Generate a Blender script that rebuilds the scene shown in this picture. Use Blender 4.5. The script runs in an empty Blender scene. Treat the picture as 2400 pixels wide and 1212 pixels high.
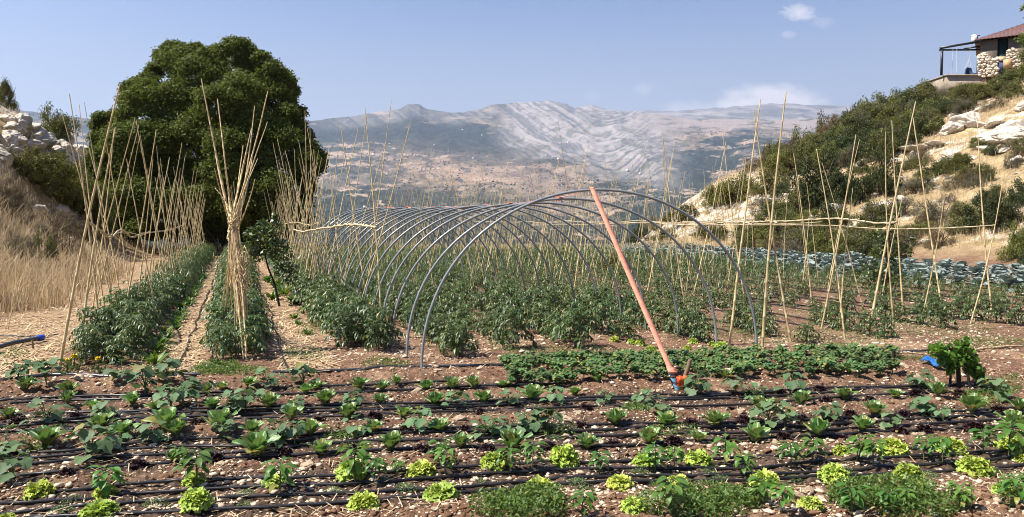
import bpy, math, random
import numpy as np
from mathutils import Vector, Quaternion, Matrix
random.seed(7)
RNG = np.random.default_rng(7)
sc = bpy.context.scene
COL = sc.collection

# ---------------------------------------------------------------- camera
F = 1733.0
CAMZ = 1.6
PITCH = math.radians(2.84)
cam = bpy.data.cameras.new('camera')
cam.sensor_width = 36.0
cam.lens = 26.0
cam.clip_start = 0.1
cam.clip_end = 40000
camo = bpy.data.objects.new('camera', cam)
COL.objects.link(camo)
camo.location = (0, 0, CAMZ)
camo.rotation_euler = (math.pi / 2 - PITCH, 0, 0)
sc.camera = camo

# ---------------------------------------------------------------- light
SUN_EL, SUN_AZ = math.radians(56), math.radians(-105)   # azimuth from +Y, clockwise
sun = bpy.data.lights.new('sun', 'SUN')
sun.energy = 4.6
sun.angle = math.radians(0.5)
sun.color = (1.0, 0.945, 0.86)
suno = bpy.data.objects.new('sun', sun)
COL.objects.link(suno)
sdir = Vector((math.sin(SUN_AZ) * math.cos(SUN_EL), math.cos(SUN_AZ) * math.cos(SUN_EL), math.sin(SUN_EL)))
suno.rotation_euler = sdir.to_track_quat('Z', 'Y').to_euler()

world = bpy.data.worlds.new('World')
sc.world = world
world.use_nodes = True
wt = world.node_tree
wt.nodes.clear()


def N(t, kind, **kw):
    n = t.nodes.new(kind)
    for k, v in kw.items():
        setattr(n, k, v)
    return n


def setin(n, d):
    for k, v in d.items():
        n.inputs[k].default_value = v
    return n


def ramp(t, stops, interp='LINEAR'):
    n = t.nodes.new('ShaderNodeValToRGB')
    n.color_ramp.interpolation = interp
    e = n.color_ramp.elements
    while len(e) < len(stops):
        e.new(0.5)
    for i, (p, c) in enumerate(stops):
        e[i].position = p
        e[i].color = (*c, 1) if len(c) == 3 else c
    return n


def math_node(t, op, a, b=None, clamp=False):
    n = t.nodes.new('ShaderNodeMath')
    n.operation = op
    n.use_clamp = clamp
    for i, v in enumerate((a, b)):
        if v is None:
            continue
        if isinstance(v, (int, float)):
            n.inputs[i].default_value = v
        else:
            t.links.new(v, n.inputs[i])
    return n.outputs[0]


def mix_col(t, fac, a, b):
    n = t.nodes.new('ShaderNodeMix')
    n.data_type = 'RGBA'
    for s, v in ((n.inputs['Factor'], fac), (n.inputs[6], a), (n.inputs[7], b)):
        if isinstance(v, (int, float)):
            s.default_value = v
        elif isinstance(v, tuple):
            s.default_value = (*v, 1) if len(v) == 3 else v
        else:
            t.links.new(v, s)
    return n.outputs[2]


sky = N(wt, 'ShaderNodeTexSky', sky_type='NISHITA')
sky.sun_disc = False
sky.sun_elevation = SUN_EL
sky.sun_rotation = SUN_AZ
sky.altitude = 1500
sky.air_density = 1.0
sky.dust_density = 0.6
sky.ozone_density = 2.0
# two clouds of the real sky, as directions of the world sphere (azimuth, elevation)
tc = N(wt, 'ShaderNodeTexCoord')
sep = N(wt, 'ShaderNodeSeparateXYZ')
wt.links.new(tc.outputs['Generated'], sep.inputs[0])
dx = math_node(wt, 'DIVIDE', sep.outputs[0], sep.outputs[1])
dz = math_node(wt, 'DIVIDE', sep.outputs[2], sep.outputs[1])
comb = N(wt, 'ShaderNodeCombineXYZ')
wt.links.new(dx, comb.inputs[0])
wt.links.new(math_node(wt, 'MULTIPLY', dz, 1.7), comb.inputs[1])
nz1 = setin(N(wt, 'ShaderNodeTexNoise'), {'Scale': 26.0, 'Detail': 7.0, 'Roughness': 0.6})
nz2 = setin(N(wt, 'ShaderNodeTexNoise'), {'Scale': 60.0, 'Detail': 6.0, 'Roughness': 0.65})
wt.links.new(comb.outputs[0], nz1.inputs['Vector'])
wt.links.new(comb.outputs[0], nz2.inputs['Vector'])
nz3 = setin(N(wt, 'ShaderNodeTexNoise'), {'Scale': 95.0, 'Detail': 8.0, 'Roughness': 0.68, 'Distortion': 0.6})
wt.links.new(comb.outputs[0], nz3.inputs['Vector'])


def cloud_mask(px, py, rx, ry, nz, lo, hi, gain=1.0):
    cx, cz = (px - 1200) / F, (520 - py) / F
    ax = math_node(wt, 'DIVIDE', math_node(wt, 'SUBTRACT', dx, cx), rx / F)
    az = math_node(wt, 'DIVIDE', math_node(wt, 'SUBTRACT', dz, cz), ry / F)
    r2 = math_node(wt, 'ADD', math_node(wt, 'MULTIPLY', ax, ax), math_node(wt, 'MULTIPLY', az, az))
    body = math_node(wt, 'SUBTRACT', 1.0, r2, clamp=True)
    f = math_node(wt, 'ADD', math_node(wt, 'MULTIPLY', body, 0.62), math_node(wt, 'MULTIPLY', nz.outputs['Fac'], 0.62))
    mr = setin(N(wt, 'ShaderNodeMapRange', clamp=True), {'From Min': lo, 'From Max': hi})
    wt.links.new(f, mr.inputs['Value'])
    inside = math_node(wt, 'GREATER_THAN', body, 0.0)
    front = math_node(wt, 'GREATER_THAN', sep.outputs[1], 0.0)
    m = math_node(wt, 'MULTIPLY', mr.outputs[0], math_node(wt, 'MULTIPLY', inside, front))
    edge = math_node(wt, 'MULTIPLY', math_node(wt, 'MINIMUM', math_node(wt, 'MULTIPLY', body, 2.5), 1.0), gain)
    return math_node(wt, 'MULTIPLY', m, edge)


CLOUDS = [(1862, 38, 72, 34, nz3, 0.66, 1.0, 0.62), (1920, 60, 50, 24, nz3, 0.68, 1.1, 0.25), (1840, 88, 28, 16, nz3, 0.64, 1.0, 0.3),
          (1800, 258, 200, 84, nz1, 0.58, 0.82, 0.8), (1640, 268, 150, 46, nz1, 0.6, 0.9, 0.4), (1505, 212, 34, 22, nz2, 0.62, 1.0, 0.3),
          (1385, 228, 30, 22, nz2, 0.66, 1.05, 0.2)]
tot = None
for c in CLOUDS:
    m = cloud_mask(*c)
    tot = m if tot is None else math_node(wt, 'MAXIMUM', tot, m)
tint = N(wt, 'ShaderNodeMix', data_type='RGBA', blend_type='MULTIPLY')
tint.inputs['Factor'].default_value = 1.0
wt.links.new(sky.outputs[0], tint.inputs[6])
tint.inputs[7].default_value = (.61, .765, .97, 1)
hzf = setin(N(wt, 'ShaderNodeMapRange', clamp=True), {'From Min': .34, 'From Max': .10, 'To Min': 0.0, 'To Max': .72})
wt.links.new(sep.outputs[2], hzf.inputs['Value'])
pale = mix_col(wt, hzf.outputs[0], tint.outputs[2], (5.0, 4.95, 4.75))
ccol = mix_col(wt, tot, pale, (8.2, 7.7, 7.7))
bg = N(wt, 'ShaderNodeBackground')
bg.inputs['Strength'].default_value = 0.075
wo = N(wt, 'ShaderNodeOutputWorld')
wt.links.new(ccol, bg.inputs['Color'])
wt.links.new(bg.outputs[0], wo.inputs['Surface'])

sc.view_settings.view_transform = 'Standard'
sc.view_settings.look = 'None'
sc.view_settings.exposure = 1.12
sc.view_settings.gamma = 1.0
sc.render.engine = 'CYCLES'
cy = sc.cycles
cy.max_bounces = 6
cy.diffuse_bounces = 2
cy.glossy_bounces = 2
cy.transmission_bounces = 3
cy.transparent_max_bounces = 8
cy.volume_bounces = 1
cy.use_denoising = True
cy.filter_width = 1.0
cy.sample_clamp_indirect = 4.0
cy.caustics_reflective = False
cy.caustics_refractive = False


# ---------------------------------------------------------------- pixels to world
def ray(px, py):
    x = (px - 1200) / F
    t = (606 - py) / F
    cp, sp = math.cos(PITCH), math.sin(PITCH)
    return x, cp + t * sp, -sp + t * cp


def G(px, py, z=0.0):
    """ground point (plane z) seen at a pixel of the 2400 x 1212 photograph"""
    x, y, k = ray(px, py)
    s = (z - CAMZ) / k
    return np.array((x * s, y * s, z))


def P(px, py, Y):
    x, y, k = ray(px, py)
    s = Y / y
    return np.array((x * s, Y, CAMZ + k * s))


RU, RV = np.array((-0.349, 0.937)), np.array((0.937, 0.349))


def uv(x, y):
    return -0.349 * x + 0.937 * y, 0.937 * x + 0.349 * y


def xy(u, v):
    return 0.937 * v - 0.349 * u, 0.349 * v + 0.937 * u


# ---------------------------------------------------------------- noise
def _hash(ix, iy, seed):
    h = (ix.astype(np.int64) * 374761393 + iy.astype(np.int64) * 668265263 + seed * 1442695041) & 0xFFFFFFFF
    h = ((h ^ (h >> 13)) * 1274126177) & 0xFFFFFFFF
    h = ((h ^ (h >> 16)) * 2246822519) & 0xFFFFFFFF
    return ((h ^ (h >> 15)) & 0xFFFFFF) / float(0xFFFFFF)


def vn(x, y, seed=0):
    x = np.asarray(x, float)
    y = np.asarray(y, float)
    ix, iy = np.floor(x), np.floor(y)
    fx, fy = x - ix, y - iy
    fx = fx * fx * (3 - 2 * fx)
    fy = fy * fy * (3 - 2 * fy)
    a, b = _hash(ix, iy, seed), _hash(ix + 1, iy, seed)
    c, d = _hash(ix, iy + 1, seed), _hash(ix + 1, iy + 1, seed)
    return (a + (b - a) * fx) * (1 - fy) + (c + (d - c) * fx) * fy


def fbm(x, y, seed=0, octv=4, gain=0.5):
    s, a, t = 0.0, 1.0, 0.0
    for o in range(octv):
        s = s + a * vn(np.asarray(x) * 2 ** o + 17.3 * o, np.asarray(y) * 2 ** o - 9.1 * o, seed + o)
        t += a
        a *= gain
    return s / t


def sst(a, b, x):
    t = np.clip((np.asarray(x, float) - a) / (b - a), 0, 1)
    return t * t * (3 - 2 * t)


# ---------------------------------------------------------------- terrain
def hills(x, y):
    u, v = uv(x, y)
    L = np.interp(-v, [4, 5, 6.6, 9.6, 15, 25, 60], [0, .4, 1.7, 6.0, 9.4, 12, 16]) * sst(4, 13, u)
    k = v - 24.8
    R = 0.44 * (np.sqrt(k * k + 1.5) + k) / 2
    R = np.where(v < 22, R * sst(16, 22, v), R)
    return L, R


def height(x, y):
    x = np.asarray(x, float)
    y = np.asarray(y, float)
    L, R = hills(x, y)
    h = L + R
    hf = sst(0.1, 2.0, h)
    h = h + hf * (1.3 * (fbm(x * .16, y * .16, 3, 3) - .5) + .5 * (fbm(x * .7, y * .7, 5, 3) - .5))
    Yc = 50 + 12 * sst(0.5, 6, L + R) - 3 * sst(-12, -30, x)
    k = y - Yc
    return h - 0.55 * (np.sqrt(k * k + 6) + k) / 2


def hz(x, y):
    return float(height(np.array([x]), np.array([y]))[0])


def hit(px, py):
    """first terrain point along a pixel's ray"""
    x, y, k = ray(px, py)
    s = np.concatenate([np.linspace(3, 20, 500), np.linspace(20, 75, 1400)])
    X, Y, Z = x * s, y * s, CAMZ + k * s
    below = Z < height(X, Y)
    i = int(np.argmax(below)) if below.any() else len(s) - 1
    return np.array((X[i], Y[i], float(height(X[i:i + 1], Y[i:i + 1])[0])))


# ---------------------------------------------------------------- mesh helpers
def make_mesh(name, V, Fc, mats, mi=None, smooth=False):
    """V (n,3); Fc a list of arrays, each (m,k)"""
    V = np.asarray(V, np.float32)
    arrs = [np.asarray(f, np.int32) for f in (Fc if isinstance(Fc, list) else [Fc]) if len(f)]
    me = bpy.data.meshes.new(name)
    me.vertices.add(len(V))
    me.vertices.foreach_set('co', V.ravel())
    loops = np.concatenate([a.ravel() for a in arrs])
    tots = np.concatenate([np.full(len(a), a.shape[1], np.int32) for a in arrs])
    starts = np.concatenate([[0], np.cumsum(tots)[:-1]]).astype(np.int32)
    me.loops.add(len(loops))
    me.loops.foreach_set('vertex_index', loops)
    me.polygons.add(len(tots))
    me.polygons.foreach_set('loop_start', starts)
    if mi is not None:
        me.polygons.foreach_set('material_index', np.asarray(mi, np.int32))
    for m in mats:
        me.materials.append(m)
    me.update(calc_edges=True)
    if smooth:
        me.polygons.foreach_set('use_smooth', np.ones(len(tots), bool))
    return me


class MB:
    def __init__(self):
        self.V, self.n, self.f = [], 0, {}

    def add(self, V, Fa, m=0):
        V = np.asarray(V, float)
        Fa = np.asarray(Fa, int)
        self.f.setdefault((Fa.shape[1], m), []).append(Fa + self.n)
        self.V.append(V)
        self.n += len(V)

    def mesh(self, name, mats, smooth=False):
        ar, mi = [], []
        for (k, m), l in self.f.items():
            a = np.concatenate(l)
            ar.append(a)
            mi.append(np.full(len(a), m))
        return make_mesh(name, np.concatenate(self.V), ar, mats, np.concatenate(mi), smooth)

    def arrays(self):
        return np.concatenate(self.V), {k: np.concatenate(l) for k, l in self.f.items()}


def tag(o, label=None, cat=None, group=None, kind=None):
    if label: o['label'] = label
    if cat: o['category'] = cat
    if group: o['group'] = group
    if kind: o['kind'] = kind
    return o


def ob(name, me, parent=None, loc=None, rotz=None, scale=None, quat=None):
    o = bpy.data.objects.new(name, me)
    COL.objects.link(o)
    if parent: o.parent = parent
    if loc is not None: o.location = [float(c) for c in loc]
    if quat is not None:
        o.rotation_mode = 'QUATERNION'
        o.rotation_quaternion = quat
    elif rotz is not None:
        o.rotation_euler = (0, 0, float(rotz)) if not isinstance(rotz, tuple) else rotz
    if scale is not None:
        o.scale = (scale,) * 3 if isinstance(scale, (int, float)) else [float(c) for c in scale]
    return o


def empty(name, loc, rotz=0, scale=1.0):
    o = ob(name, None, None, loc, rotz, float(scale))
    o.empty_display_size = 0.1
    return o


def tube(mb, pts, r, sides=6, m=0, caps=True):
    pts = np.asarray(pts, float)
    n = len(pts)
    r = np.full(n, r) if np.isscalar(r) else np.asarray(r, float)
    T = np.gradient(pts, axis=0)
    T /= np.linalg.norm(T, axis=1)[:, None] + 1e-12
    ref = np.array((0, 0, 1.0)) if abs(T[:, 2]).mean() < 0.8 else np.array((1.0, 0, 0))
    A = np.cross(T, ref)
    A /= np.linalg.norm(A, axis=1)[:, None] + 1e-12
    B = np.cross(A, T)
    an = np.arange(sides) * 2 * math.pi / sides
    V = (pts[:, None] + r[:, None, None] * (np.cos(an)[None, :, None] * A[:, None] + np.sin(an)[None, :, None] * B[:, None])).reshape(-1, 3)
    i, j = np.meshgrid(np.arange(n - 1), np.arange(sides), indexing='ij')
    j2 = (j + 1) % sides
    Fq = np.stack([i * sides + j, i * sides + j2, (i + 1) * sides + j2, (i + 1) * sides + j], -1).reshape(-1, 4)
    mb.add(V, Fq, m)
    if caps:
        for e, rev in ((0, 1), (n - 1, 0)):
            ring = V[e * sides:(e + 1) * sides]
            fc = np.arange(sides)[None]
            mb.add(ring, fc[:, ::-1] if rev else fc, m)


def box(mb, c, s, m=0, rot=None):
    V = np.array([(x, y, z) for x in (-.5, .5) for y in (-.5, .5) for z in (-.5, .5)]) * np.asarray(s, float)
    if rot is not None:
        V = V @ np.array(rot).T
    V = V + np.asarray(c, float)
    mb.add(V, [(0, 1, 3, 2), (4, 6, 7, 5), (0, 4, 5, 1), (2, 3, 7, 6), (0, 2, 6, 4), (1, 5, 7, 3)], m)


def bar(mb, a, b, w, h, m=0):
    a, b = np.asarray(a, float), np.asarray(b, float)
    d = b - a
    L = np.linalg.norm(d)
    x = d / L
    up = np.array((0, 0, 1.0)) if abs(x[2]) < .9 else np.array((0, 1.0, 0))
    y = np.cross(up, x)
    y /= np.linalg.norm(y)
    z = np.cross(x, y)
    box(mb, (a + b) / 2, (L, w, h), m, np.stack([x, y, z], 1))


def spline(pts, n):
    """smooth curve through points (Catmull-Rom), n samples per span"""
    p = np.asarray(pts, float)
    p = np.concatenate([[2 * p[0] - p[1]], p, [2 * p[-1] - p[-2]]])
    out = []
    for i in range(1, len(p) - 2):
        for t in np.arange(n) / n:
            a, b, c, d = p[i - 1], p[i], p[i + 1], p[i + 2]
            out.append(.5 * ((2 * b) + (c - a) * t + (2 * a - 5 * b + 4 * c - d) * t * t + (3 * b - a - 3 * c + d) * t ** 3))
    out.append(p[-2])
    return np.array(out)


ORD = ('first second third fourth fifth sixth seventh eighth ninth tenth eleventh twelfth thirteenth fourteenth fifteenth sixteenth '
       'seventeenth eighteenth nineteenth twentieth').split()
TENS = {20: 'twenty', 30: 'thirty', 40: 'forty', 50: 'fifty', 60: 'sixty', 70: 'seventy', 80: 'eighty', 90: 'ninety'}
TENTH = {30: 'thirtieth', 40: 'fortieth', 50: 'fiftieth', 60: 'sixtieth', 70: 'seventieth', 80: 'eightieth', 90: 'ninetieth'}


def ordinal(i):
    if i <= 20: return ORD[i - 1]
    if i >= 100: return 'hundred-and-' + ordinal(i - 100) if i > 100 else 'hundredth'
    t, o = i // 10 * 10, i % 10
    return TENTH[t] if o == 0 else TENS[t] + '-' + ORD[o - 1]


# ---------------------------------------------------------------- materials
def new_mat(name):
    m = bpy.data.materials.new(name)
    m.use_nodes = True
    t = m.node_tree
    b = t.nodes['Principled BSDF']
    return m, t, b


def simple_mat(name, c1, c2=None, rough=.6, scale=8, spec=.4, metal=0.0, stretch=None, bump=0.0, per_obj=0.0):
    m, t, b = new_mat(name)
    b.inputs['Roughness'].default_value = rough
    b.inputs['Metallic'].default_value = metal
    b.inputs['Specular IOR Level'].default_value = spec
    tcn = N(t, 'ShaderNodeTexCoord')
    src = tcn.outputs['Object']
    if stretch:
        mp = N(t, 'ShaderNodeMapping')
        mp.inputs['Scale'].default_value = stretch
        t.links.new(src, mp.inputs[0])
        src = mp.outputs[0]
    nz = setin(N(t, 'ShaderNodeTexNoise'), {'Scale': scale, 'Detail': 5.0, 'Roughness': .6})
    t.links.new(src, nz.inputs['Vector'])
    rp = ramp(t, [(.32, c1), (.68, c2 or c1)])
    t.links.new(nz.outputs['Fac'], rp.inputs[0])
    out = rp.outputs[0]
    if per_obj:
        oi = N(t, 'ShaderNodeObjectInfo')
        hv = N(t, 'ShaderNodeHueSaturation')
        v = math_node(t, 'ADD', 1 - per_obj, math_node(t, 'MULTIPLY', oi.outputs['Random'], 2 * per_obj))
        t.links.new(v, hv.inputs['Value'])
        t.links.new(out, hv.inputs['Color'])
        out = hv.outputs[0]
    t.links.new(out, b.inputs['Base Color'])
    if bump:
        bp = setin(N(t, 'ShaderNodeBump'), {'Strength': bump, 'Distance': .02})
        t.links.new(nz.outputs['Fac'], bp.inputs['Height'])
        t.links.new(bp.outputs[0], b.inputs['Normal'])
    return m


def leaf_mat(name, c1, c2, trans=.3, rough=.45, spec=.4, tint=None, var=.25, scale=3.0):
    """leaf: colours vary from leaf to leaf, from plant to plant and in clumps; some light comes through"""
    m, t, b = new_mat(name)
    b.inputs['Roughness'].default_value = rough
    b.inputs['Specular IOR Level'].default_value = spec
    geo = N(t, 'ShaderNodeNewGeometry')
    oi = N(t, 'ShaderNodeObjectInfo')
    tcn = N(t, 'ShaderNodeTexCoord')
    nz = setin(N(t, 'ShaderNodeTexNoise'), {'Scale': scale, 'Detail': 3.0})
    t.links.new(tcn.outputs['Object'], nz.inputs['Vector'])
    f = math_node(t, 'ADD', math_node(t, 'MULTIPLY', geo.outputs['Random Per Island'], .55), math_node(t, 'MULTIPLY', nz.outputs['Fac'], .45))
    col = mix_col(t, f, c1, c2)
    hv = N(t, 'ShaderNodeHueSaturation')
    v = math_node(t, 'ADD', 1 - var, math_node(t, 'MULTIPLY', oi.outputs['Random'], 2 * var))
    t.links.new(v, hv.inputs['Value'])
    if var > 0:                                        # plants differ a little in hue; a few leaves yellow and dry out
        h2 = math_node(t, 'FRACT', math_node(t, 'MULTIPLY', oi.outputs['Random'], 7.3))
        t.links.new(math_node(t, 'ADD', .484, math_node(t, 'MULTIPLY', h2, .03)), hv.inputs['Hue'])
        old = math_node(t, 'GREATER_THAN', math_node(t, 'FRACT', math_node(t, 'MULTIPLY', geo.outputs['Random Per Island'], 13.7)), .955)
        col = mix_col(t, math_node(t, 'MULTIPLY', old, .75), col, (.30, .25, .07))
    t.links.new(col, hv.inputs['Color'])
    t.links.new(hv.outputs[0], b.inputs['Base Color'])
    if trans > 0:
        tr = N(t, 'ShaderNodeBsdfTranslucent')
        tc2 = mix_col(t, 1.0, hv.outputs[0], hv.outputs[0])
        hv2 = N(t, 'ShaderNodeHueSaturation')
        hv2.inputs['Hue'].default_value = .485
        hv2.inputs['Saturation'].default_value = 1.1
        hv2.inputs['Value'].default_value = 1.4
        t.links.new(tc2, hv2.inputs['Color'])
        t.links.new(hv2.outputs[0], tr.inputs['Color'])
        mx = N(t, 'ShaderNodeMixShader')
        mx.inputs[0].default_value = trans
        t.links.new(b.outputs[0], mx.inputs[1])
        t.links.new(tr.outputs[0], mx.inputs[2])
        t.links.new(mx.outputs[0], t.nodes['Material Output'].inputs[0])
    return m


M = {}
M['tomato'] = leaf_mat('tomato_leaf', (.025, .057, .012), (.10, .152, .038), .2, .42, .5)
M['stem'] = simple_mat('green_stem', (.07, .11, .04), (.12, .15, .06), .6)
M['romaine'] = leaf_mat('romaine_leaf', (.06, .14, .026), (.17, .29, .08), .25, .36, .55)
M['rib'] = simple_mat('pale_rib', (.33, .42, .2), (.44, .5, .28), .5)
M['lettuce'] = leaf_mat('yellow_green_lettuce_leaf', (.20, .31, .04), (.56, .63, .14), .22, .6, .3, var=.15)
M['redlettuce'] = leaf_mat('dark_red_lettuce_leaf', (.014, .006, .006), (.04, .012, .014), .1, .5)
M['pepper'] = leaf_mat('pepper_leaf', (.05, .13, .018), (.115, .23, .04), .3, .42, .35)
M['squash'] = leaf_mat('cucumber_leaf', (.075, .14, .05), (.14, .22, .10), .25, .6)
M['bean'] = leaf_mat('bean_leaf', (.06, .125, .032), (.15, .24, .085), .25, .5)
M['purslane'] = leaf_mat('purslane_leaf', (.09, .15, .05), (.17, .24, .09), .2, .55)
M['cabbage'] = leaf_mat('cabbage_leaf', (.13, .17, .145), (.31, .355, .325), .08, .6, .3)
M['parsley'] = leaf_mat('bright_green_leaf', (.042, .10, .015), (.10, .19, .03), .3, .45)
M['oak'] = leaf_mat('oak_leaf', (.046, .07, .012), (.155, .185, .042), .3, .6, .15, scale=.5, var=0)
M['juniper'] = leaf_mat('juniper_leaf', (.075, .09, .018), (.17, .175, .045), .15, .65, .2, scale=.6, var=.2)
M['shrub'] = leaf_mat('hill_shrub_leaf', (.06, .075, .02), (.155, .15, .048), .15, .65, .2, scale=.6, var=.25)
M['darkshrub'] = leaf_mat('dark_shrub_leaf', (.026, .042, .013), (.07, .085, .028), .15, .6, .2, scale=.6, var=.2)
M['dryshrub'] = leaf_mat('dry_shrub_twig', (.085, .06, .032), (.18, .13, .065), .1, .8, scale=.8, var=.2)
M['greyshrub'] = leaf_mat('grey_shrub_leaf', (.09, .085, .05), (.15, .14, .085), .1, .8, scale=.8, var=.2)
M['apple'] = leaf_mat('sapling_leaf', (.045, .08, .018), (.125, .17, .055), .2, .4, .5)
M['fig'] = leaf_mat('mulberry_leaf', (.06, .13, .018), (.17, .27, .045), .3, .45)
M['weed'] = leaf_mat('fine_weed_leaf', (.07, .13, .022), (.17, .25, .06), .3, .5)
M['drygrass'] = leaf_mat('dry_grass_blade', (.36, .27, .15), (.68, .56, .36), .25, .7, .2, scale=.25, var=0)
M['straw'] = simple_mat('straw', (.42, .29, .14), (.72, .56, .33), .75, 30, .25)
M['strawlit'] = leaf_mat('straw_litter_blade', (.38, .27, .15), (.72, .56, .34), .1, .75, .2, var=0)
M['bark'] = simple_mat('bark', (.06, .045, .032), (.12, .09, .065), .9, 12, .2, bump=.6)
M['darkbark'] = simple_mat('dark_bark', (.02, .015, .012), (.05, .036, .028), .9, 18, .2)
M['cane'] = simple_mat('dry_cane', (.42, .31, .15), (.74, .60, .33), .5, 5, .4, stretch=(3, 3, .9), per_obj=.22)
M['rail'] = simple_mat('twisted_cane_rail', (.34, .26, .15), (.64, .52, .33), .7, 10, .3)
M['hose'] = simple_mat('black_drip_hose', (.012, .012, .013), (.03, .028, .027), .3, 9, .5)
M['pipe'] = simple_mat('grey_plastic_pipe', (.19, .205, .215), (.26, .275, .285), .3, 4, .7)
M['blackpipe'] = simple_mat('dark_polythene_pipe', (.02, .023, .028), (.04, .045, .05), .28, 5, .55)
M['blue'] = simple_mat('blue_plastic', (.01, .05, .42), (.02, .09, .55), .25, 6, .6)
M['cloth'] = simple_mat('blue_sheet', (.012, .07, .28), (.03, .2, .55), .3, 14, .5)
M['strap'] = simple_mat('orange_webbing', (.66, .23, .15), (.90, .37, .25), .85, 14, .2)
M['redorange'] = simple_mat('red_orange_cloth', (.75, .06, .015), (.85, .14, .03), .6, 20, .3)
M['tagblue'] = simple_mat('pale_blue_label', (.25, .55, .75), (.35, .65, .82), .4, 10)
M['black'] = simple_mat('black_plastic', (.01, .01, .012), (.02, .02, .02), .4, 10)
M['steel'] = simple_mat('zinc_steel', (.35, .34, .3), (.5, .48, .43), .35, 20, metal=.8)
M['stake'] = simple_mat('wooden_stake', (.16, .09, .05), (.28, .18, .11), .8, 14, stretch=(6, 6, 1))
M['yellow'] = simple_mat('yellow_petals', (.8, .55, .01), (.9, .72, .03), .6, 60)
M['blacksteel'] = simple_mat('black_painted_steel', (.012, .013, .016), (.02, .022, .026), .4, 6)
M['white'] = simple_mat('white_plastic', (.72, .70, .66), (.82, .8, .76), .45, 6)
M['rope'] = simple_mat('pale_rope', (.6, .58, .55), (.75, .72, .68), .8, 30)
M['pink'] = simple_mat('pink_seat', (.75, .2, .2), (.8, .28, .26), .5)
M['navy'] = simple_mat('navy_fabric', (.018, .03, .075), (.05, .08, .17), .7, 8)
M['card'] = simple_mat('cardboard', (.42, .27, .14), (.52, .35, .2), .8, 6)
M['crate'] = simple_mat('pale_wood', (.45, .32, .2), (.6, .46, .3), .8, 8)
M['doorgreen'] = simple_mat('dark_green_door', (.006, .02, .016), (.012, .03, .024), .5, 5)


def rock_mat(name, pale, grey, dark):
    m, t, b = new_mat(name)
    b.inputs['Roughness'].default_value = .9
    b.inputs['Specular IOR Level'].default_value = .2
    tcn = N(t, 'ShaderNodeTexCoord')
    oi = N(t, 'ShaderNodeObjectInfo')
    n1 = setin(N(t, 'ShaderNodeTexNoise'), {'Scale': 2.2, 'Detail': 8.0, 'Roughness': .65})
    n2 = setin(N(t, 'ShaderNodeTexNoise'), {'Scale': 9.0, 'Detail': 6.0, 'Roughness': .7})
    for n in (n1, n2):
        t.links.new(tcn.outputs['Object'], n.inputs['Vector'])
    c = mix_col(t, ramp_fac(t, n1.outputs['Fac'], .42, .62), pale, grey)
    c = mix_col(t, ramp_fac(t, n2.outputs['Fac'], .58, .72), c, dark)
    hv = N(t, 'ShaderNodeHueSaturation')
    v = math_node(t, 'ADD', .85, math_node(t, 'MULTIPLY', oi.outputs['Random'], .28))
    t.links.new(v, hv.inputs['Value'])
    t.links.new(c, hv.inputs['Color'])
    t.links.new(hv.outputs[0], b.inputs['Base Color'])
    bp = setin(N(t, 'ShaderNodeBump'), {'Strength': .6, 'Distance': .06})
    t.links.new(n2.outputs['Fac'], bp.inputs['Height'])
    t.links.new(bp.outputs[0], b.inputs['Normal'])
    return m


def ramp_fac(t, v, lo, hi):
    mr = setin(N(t, 'ShaderNodeMapRange', clamp=True), {'From Min': lo, 'From Max': hi})
    t.links.new(v, mr.inputs['Value'])
    return mr.outputs[0]


M['limestone'] = rock_mat('limestone', (.62, .54, .44), (.42, .37, .31), (.22, .19, .16))
M['heapstone'] = rock_mat('heap_stone', (.60, .51, .41), (.46, .38, .29), (.24, .19, .15))
M['fieldstone'] = rock_mat('field_stone', (.58, .45, .31), (.44, .32, .21), (.26, .17, .11))

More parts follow.
